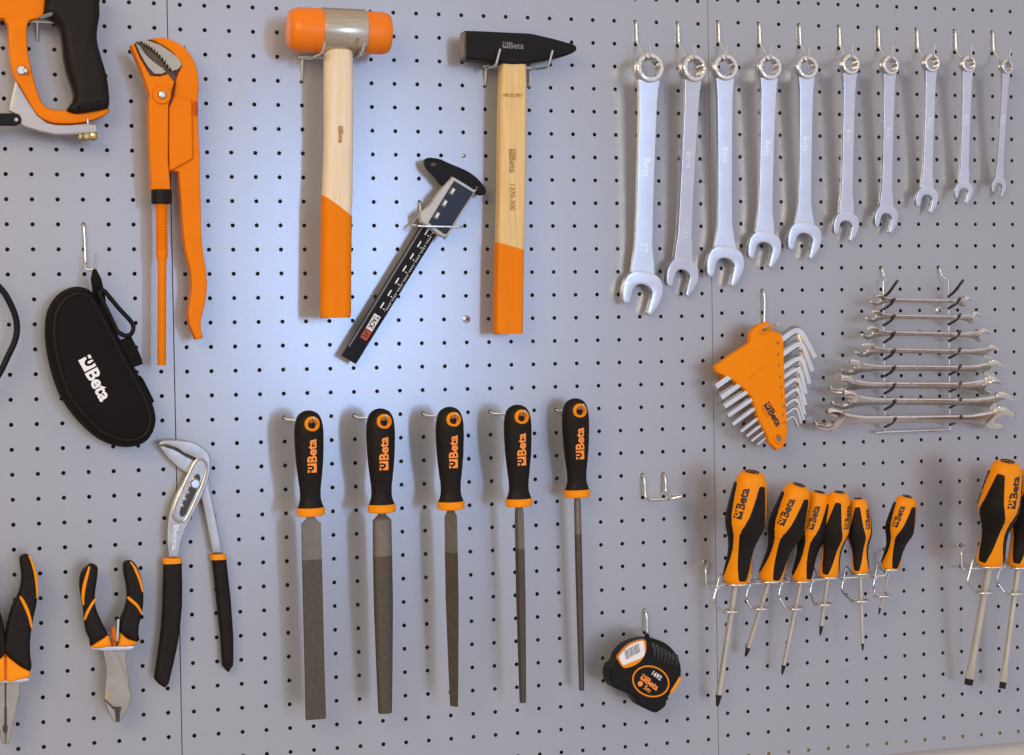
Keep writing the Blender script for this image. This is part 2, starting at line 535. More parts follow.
def combo_wrench(ring, rh, jaw, jw, sw, turn, label, d_top, d_bot, num=None, wtop=None):
    k = kz(ring[0], ring[1])
    P0 = W(ring[0], ring[1], d_top); P1 = W(jaw[0], jaw[1], d_bot)
    n = Vector((sin(radians(turn)), -cos(radians(turn)), 0))
    m = frame(P1, P0 - P1, n)          # local z up the shank from the jaw centre, -y out to the viewer
    L = (P0 - P1).length
    R0 = rh / 2 * k * 1.0
    kx = (W(jaw[0] + 5, jaw[1], d_bot) - W(jaw[0] - 5, jaw[1], d_bot)).length / 10
    R1 = jw / 2 * kx / cos(radians(turn))
    w = sw * kx / cos(radians(turn))
    T0 = R0 * 0.46; T1 = R1 * 0.20; TS = w * 0.19
    t = thing('combination_wrench', P0, label, 'wrench', 'combination wrenches in a row by size')
    fn = lambda u, v, d: m @ Vector((u, -d, v))
    # ring end: outer barrel with rounded rims, twelve-point bore
    bm = NB(); N = 72
    mo = m @ Matrix.Translation((0, 0, L))
    tilt = Matrix.Rotation(radians(-8), 4, 'X')
    mo = mo @ tilt
    prof = [(0.735, 1), (0.80, 1), (0.90, 0.97), (0.97, 0.88), (1.0, 0.70), (1.0, -0.70), (0.97, -0.88), (0.90, -0.97), (0.80, -1), (0.735, -1), (0.70, -0.93), (0.70, 0.93)]
    rings = []
    for j, (r, y) in enumerate(prof):
        rg = []
        for i in range(N):
            a = 2 * pi * i / N
            rr = r
            if r < 0.74:
                ph = (a * 12 / (2 * pi)) % 1.0
                rr = r - 0.065 * (1 - abs(2 * ph - 1))
            rg.append(bm.verts.new(mo @ Vector((rr * R0 * cos(a), -y * T0, rr * R0 * sin(a)))))
        rings.append(rg)
    for a, b in zip(rings, rings[1:] + rings[:1]): bridge(bm, a, b)
    link('ring_end', bm, 'chrome_polished', t, sharp=40)
    # open end
    bm = NB()
    ol = rot2(jaw_outline(R1, R1 * 0.47), radians(-14))
    solid(bm, ol, T1, -T1, fn, bev=R1 * 0.09)
    link('open_end', bm, 'chrome', t, sharp=40)
    # shank
    bm = NB(); secs = []
    wt = w * (1.06 if wtop is None else wtop); z0 = R1 * 0.62; z1 = L - R0 * 0.80
    for (f, ww, th) in ((0, R1 * 1.2, TS), (0.04, R1 * 1.12, TS), (0.085, w * 1.25, TS), (0.16, w * 1.02, TS), (0.35, w * 0.97, TS), (0.65, w * 0.99, TS), (0.9, wt, TS), (0.96, wt * 1.1, TS * 1.05), (1.0, max(wt * 1.2, R0 * 1.4), TS * 1.1)):
        z = z0 + (z1 - z0) * f
        secs.append([m @ Vector((x, y, z)) for x, y in rrect(ww, th * 2, min(0.0011, th * 0.45), 2)])
    loft(bm, secs)
    sh = link('shank', bm, 'chrome', t, sharp=30)
    # stamped marks, reading down the shank
    ez = (m.to_3x3() @ Vector((0, 0, 1))).normalized(); ex = (m.to_3x3() @ Vector((1, 0, 0))).normalized()
    s = w * 0.42
    print_on('stamped_mark', GEO['beta'], m @ Vector((-s / 2, -TS, L * 0.60)), -ez, ex, s, 'stamp', sh, n=-(m.to_3x3() @ Vector((0, 1, 0))), lift=0.00025)
    if num:
        print_on('stamped_size', text2d(num, 0.01), m @ Vector((-s / 2, -TS, L * 0.22)), -ez, ex, s * 1.05, 'stamp', sh, n=-(m.to_3x3() @ Vector((0, 1, 0))), lift=0.00025)
    return P0, R0, T0, n

CW = [((648.3, 68.4), 30, (641.5, 290.5), 40.5, 16.8, 0, '27'),
      ((692.2, 68.9), 28, (681.3, 275), 34.1, 14.4, 10, '21'),
      ((724.2, 68), 26.5, (724.2, 264), 37.3, 14.2, -1.0, None),
      ((768.5, 68), 25.4, (763.6, 247.5), 32.8, 13.8, -1.5, None),
      ((806, 68), 23.4, (803.6, 238.5), 33.2, 12.4, -2.0, None),
      ((849.2, 64.9), 20.8, (845.3, 225), 26.2, 11.6, 4, None),
      ((889, 65.8), 20.2, (885.3, 217.5), 25, 10.8, 8, None),
      ((930.6, 63.4), 18.6, (926.2, 198.5), 23, 9.8, 4, None),
      ((967.4, 64.3), 16.6, (963, 191.2), 18.8, 8.6, 4, None),
      ((1005.6, 66.9), 14.9, (998, 186), 17, 7.4, 14, None)]
ORD = ['largest', 'second largest', 'third largest', 'fourth largest', 'fifth largest', 'fifth smallest', 'fourth smallest', 'third smallest', 'second smallest', 'smallest']
for i, (rg, rh, jw_c, jw, sw, turn, num) in enumerate(CW):
    lab = f'{ORD[i]} chrome combination wrench of the ten hanging by their ring ends'
    P0, R0, T0, n = combo_wrench(rg, rh, jw_c, jw, sw, turn, lab, 0.030, 0.014, num)
    rpx = [(633.7, 23), (675.2, 24), (716.8, 22.8), (757.9, 24), (798.5, 25), (839, 26.2), (878, 27.4), (918, 28.5), (956.5, 29.5), (994.5, 30.3)][i]
    h = hole_near(*rpx)
    top = P0 + Vector((0, 0, R0 * 0.60 - WR))
    zc = top.z
    tipx = 0.004
    path = root(h) + [h + Vector((0, -0.004, -0.024)),
                      Vector((h.x + 0.003, -0.012, max(zc + 0.004, h.z - 0.034))),
                      Vector((P0.x - 0.002, -0.022, zc)), Vector((P0.x - 0.003, -0.042, zc + 0.001)), Vector((P0.x - 0.004, -0.046, zc + 0.015))]
    hook(path, f'thin wire hook carrying the {ORD[i]} combination wrench', 'wire hooks of the combination wrenches', r=0.0013)

# ================================================================== DOUBLE OPEN-END WRENCHES ON THEIR RACK
OW = [(873.3, 970.3, 300.0, 301.3, 10), (868.6, 980, 316.2, 317.6, 11), (864.5, 988, 332.8, 335, 12), (858.8, 997, 350.2, 352, 13),
      (844, 1000, 367.6, 368.3, 15.5), (833.6, 997.5, 384.8, 385.6, 17.5), (836.8, 1009, 400.9, 402, 18.5), (819.6, 1009, 420, 418, 21)]
OWD = 0.028
SIZEW = ['topmost and shortest', 'second from top', 'third from top', 'fourth from top', 'fourth from bottom', 'third from bottom', 'second from bottom', 'bottommost and largest']
LEAN = radians(-44)
for i, (xl, xr, yl, yr, hh) in enumerate(OW):
    k = kz(920, 360, OWD)
    A = W(xl, yl, OWD); B = W(xr, yr, OWD)
    nrm = Vector((0, -cos(LEAN), sin(LEAN)))
    R = hh * k / 2 * 1.38
    ax = (B - A).normalized()
    R = min(R, (B - A).length * 0.14)
    cA = A + ax * R * 0.85; cB = B - ax * R * 0.85
    t = thing('open_end_wrench', (A + B) / 2, f'{SIZEW[i]} double open-end wrench on the wire rack', 'wrench', 'double open-end wrenches on a rack')
    TJ = R * 0.19
    Lc = (cB - cA).length
    for (c, d_, name, flip) in ((cA, -ax, 'open_end', 1), (cB, ax, 'open_end', 1)):
        m = frame(c, -d_, nrm)
        bm = NB()
        ol = rot2(jaw_outline(R, R * 0.46), radians(-15))
        solid(bm, ol, TJ, -TJ, lambda u, v, d: m @ Vector((u, -d, v)), bev=R * 0.07)
        link(name, bm, 'chrome_polished', t, sharp=40)
    m = frame(cA, ax, nrm)
    w = R * 0.66; bm = NB(); secs = []
    z0, z1 = R * 0.7, Lc - R * 0.7
    for f, ww in ((0, R * 1.35), (0.06, R * 1.0), (0.14, w), (0.5, w * 0.94), (0.86, w), (0.94, R * 1.0), (1, R * 1.35)):
        secs.append([m @ Vector((x, y, z0 + (z1 - z0) * f)) for x, y in rrect(ww, TJ * 1.5, TJ * 0.6, 2)])
    loft(bm, secs)
    sh = link('shank', bm, 'nickel', t, sharp=30)
    if i > 2:
        mm = m.to_3x3()
        print_on('stamped_mark', GEO['beta'], m @ Vector((-w * 0.2, -TJ * 0.75, Lc * 0.44)), mm @ Vector((0, 0, 1)), mm @ Vector((-1, 0, 0)), w * 0.42, 'stamp', sh, n=nrm, lift=0.0002)

# the rack: two wall hooks, two uprights, bottom bar, one prong pair per wrench
hl = hole_near(878.5, 269); hr = hole_near(937, 268.5)
rk = thing('wire_rack', (hl + hr) / 2, 'wire rack with sloping prong pairs holding the double open-end wrenches', 'rack')
RD = 0.008
bm = NB()
xl_, xr_ = W(884, 350, RD).x, W(949, 350, RD).x
ztop = W(887, 279, RD).z; zbot = W(880, 432, RD).z
for h, x in ((hl, xl_), (hr, xr_)):
    tube(bm, fillet(root(h) + [Vector((h.x + 0.002, -0.004, h.z - 0.010)), Vector((h.x + 0.004, -RD, ztop)), Vector((x, -RD, ztop - 0.002)), Vector((x, -RD, zbot))], 0.003, 3), 0.0008, 8)
tube(bm, fillet([Vector((xl_ - 0.012, -RD, zbot - 0.0004)), Vector((xl_, -RD, zbot)), Vector((xr_, -RD, zbot))], 0.001), 0.0014, 8)
link('rack_frame', bm, 'wire', rk, sharp=60)
for i, (xl, xr, yl, yr, hh) in enumerate(OW + [(0, 0, 283, 283, 9)]):
    for x in (xl_, xr_):
        f = 0.5
        k = kz(920, 360, OWD)
        z = W(920, (yl + yr) / 2, OWD).z - 0.006
        z = W(920, 287, OWD).z - 0.008 if i == 8 else z
        R = hh * k / 2 * 1.3
        bm = NB()
        yy = OWD + 0.001
        pts = [Vector((x, -RD, z - 0.003)), Vector((x, -yy + 0.004, z + 0.002)), Vector((x, -yy - 0.005, z + 0.0085))]
        if i == 8: pts = [Vector((x, -RD, z - 0.003)), Vector((x, -yy + 0.008, z + 0.002)), Vector((x, -yy - 0.012, z + 0.015))]
        tube(bm, fillet(pts, 0.004, 3), 0.0017, 8)
        link('rack_prong', bm, 'wire_dark', rk, sharp=60)

# ================================================================== FILES
FHL = None
def file_tool(hp, d, top_y, fer_y, bot, kind, bw, label):
    """hp = hole in the handle, bot = (x, y) end of blade in the photo, bw = blade widths (top, bottom) in px"""
    C = W(hp[0] - 0.6, hp[1], d + 0.0115); C.y = -d
    k = kz(hp[0], hp[1], d); kx = (W(hp[0] + 5, hp[1], d) - W(hp[0] - 5, hp[1], d)).length / 10
    E = W(bot[0], bot[1], d - 0.010); E.y = -(d - 0.012)
    HC = 0.0035            # the hole sits a little towards the lit side of the handle axis
    m = frame(C, (C - E), NEAR)
    ztop = (hp[1] - top_y) * k; zf = -(fer_y - hp[1]) * k     # top of handle, end of ferrule
    hl = ztop - zf
    L = (C - E).length
    t = thing('hand_file', C, label, 'file', 'files with black and orange handles in a row')
    W2 = 0.0148            # half width at the widest place
    prof = [(0, 1.0), (0.012, 0.42), (0.03, 0.64), (0.06, 0.81), (0.11, 0.94), (0.17, 1.0), (0.26, 1.02), (0.40, 0.98), (0.52, 0.93), (0.64, 0.82), (0.76, 0.735), (0.83, 0.72), (0.885, 0.80), (0.925, 0.92)]
    bm = NB(); rings = []
    seg = 40
    sq = 0.80
    zz = []
    dense = []
    for i in range(1, len(prof) - 1):
        f0, r0 = prof[i]; f1, r1 = prof[i + 1]
        ns = 4
        for s in range(ns):
            u = s / ns
            dense.append((f0 + (f1 - f0) * u, r0 + (r1 - r0) * u))
    dense.append(prof[-1])
    sm = dense[:2] + [(dense[i][0], (dense[i - 2][1] + dense[i - 1][1] + dense[i][1] + dense[i + 1][1] + dense[min(i + 2, len(dense) - 1)][1]) / 5) for i in range(2, len(dense) - 2)] + dense[-2:]
    dense = [(0.0, 0.08), (0.003, 0.24)] + sm
    for f, r in dense:
        z = ztop - f * hl
        g = 1.0
        if 0.70 < f < 0.86: g = 1 - 0.03 * (0.5 + 0.5 * cos((f - 0.70) * 2 * pi / 0.032))
        rr = r * W2 * g
        rings.append([m @ Vector((rr * cos(a), rr * sq * sin(a), z)) for a in [2 * pi * j / seg for j in range(seg)]])
    loft(bm, rings)
    h = link('handle', bm, 'black', t, sharp=50)
    # ferrule
    bm = NB()
    z0 = ztop - 0.922 * hl; z1 = zf
    b = 0.0012
    R = W2 * 0.98
    lathe(bm, [(R - b, z0), (R, z0 - b), (R, z1 + b), (R - b, z1), (R * 0.4, z1)], m, 36, 1, sq + 0.05)
    link('ferrule', bm, 'yellow_orange', t)
    # orange eyelet and the bore it rings
    bm = NB()
    yo = -W2 * sq * 0.80
    me_ = m @ Matrix.Translation((HC * 0.4, yo, 0))
    rings = []
    for (r, y) in ((0.0045, 0.003), (0.0045, -0.0022), (0.0052, -0.0032), (0.0066, -0.0030), (0.0078, -0.0016), (0.0078, 0.004)):
        rings.append([bm.verts.new(me_ @ Vector((r * cos(2 * pi * j / 32), y, r * sin(2 * pi * j / 32)))) for j in range(32)])
    for a_, b_ in zip(rings, rings[1:] + rings[:1]): bridge(bm, a_, b_)
    eye = link('eyelet', bm, 'yellow_orange', t)
    bm = NB()
    rg = [bm.verts.new(me_ @ Vector((0.0045 * cos(2 * pi * j / 32), -0.0018, 0.0045 * sin(2 * pi * j / 32)))) for j in range(32)]
    rg2 = [bm.verts.new(me_ @ Vector((0.0030 * cos(2 * pi * j / 32), -0.0010, 0.0030 * sin(2 * pi * j / 32)))) for j in range(32)]
    bridge(bm, rg, rg2); cap(bm, rg2)
    link('bore', bm, 'orange_rubber', eye)
    # print, reading up the handle
    ls = 0.0093
    y_of = lambda x: -sqrt(max(0.0, 1 - (x / (W2 * 0.985)) ** 2)) * W2 * 0.985 * sq - 0.0012
    bm = NB()
    zs = -(473 - 424) * k * 0.985
    def fn(x, y):
        xx = 0.0062 - y * ls - 0.0016
        return m @ Vector((xx, y_of(xx), zs + x * ls))
    put2d(bm, GEO['logo'], fn)
    link('logo', bm, 'print_orange', h, flat=True)
    # blade: tang, bare heel, cut body
    w0, w1 = bw[0] * kx / 2, bw[1] * kx / 2
    zl = -L
    def section(hw, z):
        if kind == 'flat': pts = rrect(hw * 2, hw * 0.42, hw * 0.03, 1)
        elif kind == 'half_round':
            pts = [(hw * cos(a), hw * 0.62 * -sin(a)) for a in [pi * j / 12 for j in range(13)]] + [(-hw * 0.98, hw * 0.06), (hw * 0.98, hw * 0.06)]
        elif kind == 'triangular':
            pts = [(-hw * 0.98, 0.20 * hw), (-hw * 0.9, 0.30 * hw), (hw * 0.9, 0.30 * hw), (hw * 0.98, 0.20 * hw), (hw * 0.55, -hw * 1.25), (hw * 0.42, -hw * 1.32)]
        elif kind == 'square': pts = rot2(rrect(hw * 1.62, hw * 1.62, hw * 0.06, 1), radians(14))
        else: pts = [(hw * cos(2 * pi * j / 20), hw * sin(2 * pi * j / 20)) for j in range(20)]
        return [m @ Vector((x, y, z)) for x, y in pts]
    body_top = zf - (0.045 if kind != 'round' else 0.040)
    bm = NB()
    n0 = min(w0 * 0.62, 0.0045) if kind in ('flat', 'half_round', 'triangular') else w0 * 0.8
    loft(bm, [section(n0, zf + 0.004), section(n0, zf - 0.003), section(w0 * 0.97, zf - 0.008), section(w0, body_top)])
    link('heel', bm, 'file_bare', t, sharp=25)
    bm = NB()
    zz = [(body_top, 1.0), (zf + (zl - zf) * 0.45, 1.0), (zf + (zl - zf) * 0.75, 0.5 * (1 + w1 / w0) if w1 < w0 else 1.0), (zl + 0.002, w1 / w0), (zl, w1 / w0 * 0.94)]
    loft(bm, [section(w0 * s, z) for z, s in zz])
    link('blade', bm, 'file_steel', t, sharp=25)
    return C, k, m, W2 * sq

FL = [((311.6, 423.8), 0.062, 410.8, 516.4, (316.2, 719.5), 'flat', (19.5, 20.2), (285.3, 417.1), 'flat file with the widest blade, square blunt end'),
      ((383.7, 421.3), 0.062, 408.8, 513, (385.6, 713.4), 'half_round', (19.4, 14), (355, 416.2), 'half-round file whose wide blade has a bright stripe'),
      ((453.2, 419.3), 0.060, 407.2, 510, (454.9, 706.3), 'triangular', (13.4, 8.5), (424, 414), 'triangular file of medium width in the middle of the row'),
      ((521.4, 416.7), 0.058, 405, 507, (523.5, 703), 'square', (8.4, 6), (491, 411.8), 'square file with a narrow slightly tapered blade'),
      ((579.5, 410.5), 0.034, 398.6, 497.7, (582.3, 690.5), 'round', (6.8, 5), (551, 409.8), 'round file with the thinnest blade, beside the empty double hook')]
for i, (hp, d, ty, fy, bot, kind, bw, rp, lab) in enumerate(FL):
    C, k, m, hw = file_tool(hp, d, ty, fy, bot, kind, bw, lab)
    h = hole_near(*rp)
    tip = Vector((C.x + 0.0005, -d - 0.024, C.z + 0.0062))
    path = root(h) + [h + Vector((0.001, -0.008, -0.002)), Vector((C.x - 0.002, -d + 0.010, C.z + 0.0018)), Vector((C.x + 0.000, -d - 0.018, C.z + 0.0018)), tip]
    hook(path, f'long wire hook passing through the handle of the {["widest flat", "half-round", "triangular", "square", "thinnest round"][i]} file', 'long hooks of the files', r=0.00145)

# ================================================================== MALLET
def cyl_ring(m, r, z, n=40):
    return [m @ Vector((r * cos(2 * pi * j / n), r * sin(2 * pi * j / n), z)) for j in range(n)]
D = 0.048
A = W(288, 29.2, D); B = W(388.5, 33.6, D)
HZ = (A.z + B.z) / 2
t = thing('mallet', Vector(((A.x + B.x) / 2, -D, HZ)), 'soft-faced mallet with two orange plastic faces and pale wooden handle', 'mallet')
ax = (B - A).normalized()
m = frame(A, ax, NEAR)
L = (B - A).length
k = kz(338, 30, D)
R = 22.2 * k
xa = (W(325, 30, D + R * 0.9).x - A.x); xb = (W(368.5, 33, D + R * 0.9).x - A.x)
bm = NB()
lathe(bm, [(R * 0.3, -0.0012), (R * 0.66, 0.0), (R * 0.80, 0.0012), (R * 0.90, 0.0040), (R * 0.965, 0.0085), (R * 0.992, 0.013), (R, 0.018), (R, xa + 0.004)], m, 56)
link('striking_face', bm, 'orange_rubber', t)
bm = NB()
R2 = R * 0.965
lathe(bm, [(R2, xb - 0.004), (R2, L - 0.011), (R2 * 0.975, L - 0.005), (R2 * 0.93, L - 0.0018), (R2 * 0.86, L), (R2 * 0.3, L)], m, 56)
link('striking_face', bm, 'orange_rubber', t)
bm = NB()
Rc = R * 1.035
lathe(bm, [(R * 0.9, xa), (Rc * 0.99, xa), (Rc, xa + 0.001), (Rc, xb - 0.001), (Rc * 0.99, xb), (R * 0.9, xb)], m, 64)
link('steel_collar', bm, 'collar_steel', t)
def handle_loft(bm, rows, d, dt, cut=None, rnd=0.42, z_lo=None):
    """rows of (y_px, x_left_px, x_right_px) on the front; dt = depth thickness; front plane d"""
    secs = []
    for (y, xl, xr) in rows:
        a = W(xl, y, d); b = W(xr, y, d)
        w = (b - a).length; c = (a + b) / 2
        secs.append([(c.x + x, -d + dt / 2 + yy, c.z) for x, yy in rrect(w, dt, min(w, dt) * rnd, 5)])
    return secs
rows_w = [(r[0], r[1] + 2.6, r[2] + 2.0) for r in [(44, 324.5, 352.5), (60, 323.9, 353.0), (90, 323.8, 353.3), (125, 324.0, 353.1), (160, 323.4, 352.9), (185, 322.3, 352.6), (196, 321.9, 352.5)]]
rows_o = [(r[0], r[1] + 2.4, r[2] + 1.2) for r in [(194, 321.5, 352.8), (215, 321.3, 352.7), (250, 320.9, 352.4), (290, 320.5, 352.1), (312, 320.3, 352.0), (316.5, 320.7, 351.6), (317.6, 322.0, 350.5)]]
def two_tone_handle(rows_w, rows_o, yl, yr, d, dt, parent, woodm, rnd=0.42):
    """wooden handle and a dipped coat whose upper edge runs slantwise from yl (left) to yr (right)"""
    secs = handle_loft(None, rows_w, d, dt, rnd=rnd)
    # let wood run on to the dipped end
    secs2 = handle_loft(None, rows_w + [(r[0], r[1] + 0.5, r[2] - 0.5) for r in rows_o[1:3]], d - 0.0005, dt - 0.001, rnd=rnd)
    bm = NB(); loft(bm, secs2)
    wood = link('handle', bm, woodm, parent, sharp=50)
    so = handle_loft(None, rows_o, d, dt, rnd=rnd)
    zl = W(rows_o[0][1], yl, d).z; zr = W(rows_o[0][2], yr, d).z
    xs = [p[0] for p in so[0]]; x0, x1 = min(xs), max(xs)
    first = []
    for p in so[0]:
        f = (p[0] - x0) / (x1 - x0)
        first.append((p[0], p[1], zl + (zr - zl) * f))
    out = [first] + [[(p[0], p[1], min(p[2], first[j][2] - 0.0005)) for j, p in enumerate(s)] for s in so[1:]]
    bm = NB(); loft(bm, out)
    dip = link('dipped_grip', bm, 'orange_dip', parent, sharp=50)
    return wood, dip
wood, dip = two_tone_handle(rows_w, rows_o, 194.6, 217.4, D + 0.013, 0.024, t, 'wood_pale')
o = W(338.5, 126, D + 0.013)
kx = kz(340, 150, D)
vs, fs = logo2d('Beta', True, 0.01)
print_on('stamped_mark', (vs, fs), o + Vector((0, 0, 0)), (0, 0, -1), (1, 0, 0), 4.6 * kx, 'wood_ink', wood, n=NEAR, lift=0.0003)
# hook of the mallet
h1 = hole_near(308.8, 57.5); h2 = hole_near(355, 59)
zc = HZ - R - 0.0035
def double_hook(h1, h2, zc, d, tipz, label, x1, x2, tdx=0.0):
    bm = NB()
    zb_ = zc + 0.0045
    tube(bm, fillet([h1 + Vector((0, 0.010, -PITCH)), h1 + Vector((0, -0.0015, -PITCH)), Vector((h1.x, -0.006, zb_)), Vector((x1, -0.016, zc + 0.002)), Vector((x1, -d, zc)), Vector((x1 + tdx, -d - 0.006, tipz))], 0.005, 4), 0.0014, 8)
    tube(bm, fillet([h2 + Vector((0, 0.010, -PITCH)), h2 + Vector((0, -0.0015, -PITCH)), Vector((h2.x, -0.006, zb_)), Vector((x2, -0.016, zc + 0.002)), Vector((x2, -d, zc)), Vector((x2 + tdx, -d - 0.006, tipz))], 0.005, 4), 0.0014, 8)
    tube(bm, [Vector((h1.x - 0.004, -0.0075, zb_)), Vector((h2.x + 0.004, -0.0075, zb_))], 0.0014, 8)
    return tag(link('double_hook', bm, 'wire', sharp=60), label, 'hook', 'double hooks under hammer heads')
x1 = W(325.5, 52, D + R).x; x2 = W(357.5, 52, D + R).x
double_hook(h1, h2, zc, D + R + 0.002, W(326, 43, D + R).z, 'double wire hook under the orange-faced mallet head', x1 - 0.0035, x2 + 0.004, 0.001)

# ================================================================== LOCKSMITH HAMMER
D = 0.041
t = thing('hammer', W(512, 55, D - 0.012), 'locksmith hammer with black steel head and pale hickory handle', 'hammer')
TH = 0.022
prof = [(466.2, 30.4, 59.2, 1.0), (478, 30.8, 59.8, 1.0), (498, 31.7, 62.5, 1.0), (512, 32.4, 64.0, 1.0), (527, 33.0, 63.5, 1.0), (534, 33.8, 61.8, 1.0), (552, 38.0, 58.6, 1.0), (566, 41.8, 55.2, 1.0), (573, 43.6, 52.8, 1.0), (576.5, 46.0, 50.3, 0.97)]
secs = []
def oct_ring(x, zt, zb, d, th, ch):
    h = zt - zb
    c = min(ch, h * 0.3)
    return [(x, -d, zb + c), (x, -d, zt - c), (x, -d + c, zt), (x, -d + th - c, zt), (x, -d + th, zt - c), (x, -d + th, zb + c), (x, -d + th - c, zb), (x, -d + c, zb)]
for (x, yt, yb, s) in prof:
    a = W(x, yt, D); b = W(x, yb, D)
    e = TH * (1 - s) / 2
    secs.append(oct_ring((a.x + b.x) / 2, a.z, b.z, D - e, TH - 2 * e, 0.0022))
# lower chamfered corners at the striking side
bm = NB(); loft(bm, secs)
hd = link('hammer_head', bm, 'black_paint', t, sharp=25)
bm = NB()
a = W(466.2, 30.4, D); b = W(466.2, 59.2, D)
x = a.x
f0 = oct_ring(x + 0.0003, a.z, b.z, D, TH, 0.0022)
f1 = oct_ring(x - 0.0014, a.z - 0.0022, b.z + 0.0022, D - 0.0022, TH - 0.0044, 0.004)
f2 = oct_ring(x - 0.0019, a.z - 0.0042, b.z + 0.0042, D - 0.0042, TH - 0.0084, 0.004)
loft(bm, [f0, f1, f2])
link('striking_face', bm, 'file_bare', t, sharp=25)
k = kz(510, 45, D)
print_on('stamped_mark', logo2d('Beta', True, 0.02), W(502.5, 48, D), W(530, 49.2, D) - W(502.5, 48, D), (0, 0, 1), 6.2 * k, 'grey_print', hd, n=NEAR, lift=0.0003)
rows_w = [(r[0], r[1] + 4.2, r[2] + 1.0) for r in [(62, 498.3, 525.8), (75, 497.8, 526.2), (110, 496.7, 526.2), (150, 496.2, 525.9), (203, 495.4, 524.8), (230, 494.8, 524.4), (246, 494.6, 524.2)]]
rows_o = [(r[0], r[1] + 4.0, r[2] + 0.6) for r in [(242, 494.3, 524.4), (252, 494.1, 524.2), (280, 493.7, 523.9), (310, 493.2, 523.6), (329, 493.0, 523.4), (333, 493.3, 523.1), (334, 494.5, 522.0)]]
wood, dip = two_tone_handle(rows_w, rows_o, 242.3, 250.2, D - 0.002, 0.018, t, 'wood', rnd=0.22)
k = kz(510, 100, D)
print_on('stamped_word', text2d('HICKORY', 0.0), W(503.5, 96.5, D - 0.002), (1, 0, 0), (0, 0, 1), 3.3 * k, 'wood_ink', wood, n=NEAR, lift=0.0003)
print_on('stamped_mark', logo2d('Beta', True, 0.0), W(509.3, 149, D - 0.002), (0, 0, -1), (1, 0, 0), 6.6 * k, 'wood_ink', wood, n=NEAR, lift=0.0003)
print_on('stamped_number', text2d('1370-300', 0.0), W(510.0, 184.5, D - 0.002), (0, 0, -1), (1, 0, 0), 5.0 * k, 'wood_ink', wood, n=NEAR, lift=0.0003)
h1 = hole_near(484.5, 63.5); h2 = hole_near(528.5, 65.5)
zc = W(500, 64.5, D).z - 0.0022
h1c, h2c = h1, h2
double_hook(h1, h2, zc, D + 0.004, W(514, 50.5, D).z, 'double wire hook under the black hammer head', W(511, 60, D).x - 0.0185, W(547, 60, D).x - 0.0005, 0.0035)

# ================================================================== SWEDISH PIPE WRENCH (orange)
D = 0.036
t = thing('pipe_wrench', W(172, 95, D - 0.01), 'orange angled-jaw pipe wrench with long threaded handle', 'wrench')
bm = NB()
plate(bm, [(149, 39.2), (158, 37.5), (165, 37.8), (174, 40.5), (182, 45.5), (190, 53.5), (196, 65), (198.6, 78), (199, 90), (198.2, 97), (198.6, 130), (199.6, 150), (200.6, 190), (201.8, 236), (203.5, 252), (206.4, 272), (207.2, 288), (205, 305), (201.8, 318), (201.2, 327), (203.4, 338), (196, 339.6), (193.2, 333), (189.6, 324), (188.4, 312), (190.6, 297), (191.6, 284), (190.4, 270), (187.2, 257), (184.2, 240), (181.8, 210), (179, 172), (173, 171), (168.6, 168), (168.4, 135), (172.6, 108), (174.5, 90), (177, 77), (180, 68), (179, 62), (172, 52), (160, 44)],
      D, D - 0.017, 0.0022, smooth=3, corners=(0, 20, 21, 31, 32, 33))
link('hooked_handle', bm, 'orange', t)
bm = NB()   # shoulder plate carrying the threaded handle
plate(bm, [(169, 108), (174, 96), (192, 100), (192.8, 158.5), (169, 171.6), (168.4, 140)], D + 0.004, D - 0.004, 0.0018)
link('shoulder_plate', bm, 'orange', t)
bm = NB()
plate(bm, [(131, 45.2), (134.5, 43.6), (140, 57), (150.5, 75.5), (160, 76), (168, 73.6), (174.6, 82), (172, 90), (170.5, 98), (168.6, 106), (168.2, 160), (170.6, 189.6), (152, 189.7), (149.8, 150), (148.4, 101), (150, 97), (148, 89), (141.5, 70), (137.3, 60)], D + 0.008, D - 0.010, 0.0018)
link('jaw_shank', bm, 'orange', t)
bm = NB()   # pivot boss
c = W(161.6, 95, D + 0.008); k = kz(161, 95, D)
lathe(bm, [(9.3 * k, -0.004), (9.3 * k, 0.0012), (8.6 * k, 0.0022), (2 * k, 0.0022)], frame(c, NEAR, (0, 0, 1)), 32)
link('pivot_boss', bm, 'orange', t)
bm = NB()
lathe(bm, [(4.3 * k, 0.0), (4.3 * k, 0.0034), (3.2 * k, 0.0052), (1.0 * k, 0.0058)], frame(c, NEAR, (0, 0, 1)), 20)
link('pivot_bolt', bm, 'zinc', t)
bm = NB()   # lower ground jaw with teeth along its upper edge
low = [(135, 42.2), (141, 55), (148, 67), (154.7, 74), (162, 74), (166.2, 71.8)]
teeth = []
n = 11
for i in range(n):
    f = i / (n - 1)
    x = 164.5 + (137.5 - 164.5) * f; y = 67.5 + (42.6 - 67.5) * f
    bow = 3.0 * sin(f * pi)
    teeth += [(x - 1.1, y + 1.3 + bow * 0.8), (x - 2.2, y - 0.6 + bow * 0.8)]
plate(bm, low + teeth, D + 0.0095, D - 0.008, 0.0006)
link('toothed_jaw', bm, 'jaw_steel', t, flat=True)
bm = NB()
up = [(137, 41.2), (143, 39.6), (150, 41), (160, 44.5), (170, 51.2), (179, 58.5), (182, 64.5), (178.5, 69.2), (172, 71)]
teeth = []
n = 12
for i in range(n):
    f = i / (n - 1)
    x = 169.0 + (140.0 - 169.0) * f; y = 68.5 + (42.2 - 68.5) * f
    bow = 4.2 * sin(f * pi)
    teeth += [(x + 1.6, y - 1.3 - bow), (x + 0.2, y + 0.9 - bow)]
plate(bm, up + teeth, D + 0.0035, D - 0.012, 0.0006)
link('toothed_jaw', bm, 'jaw_steel', t, flat=True)
bm = NB()   # dark throat plate behind the teeth
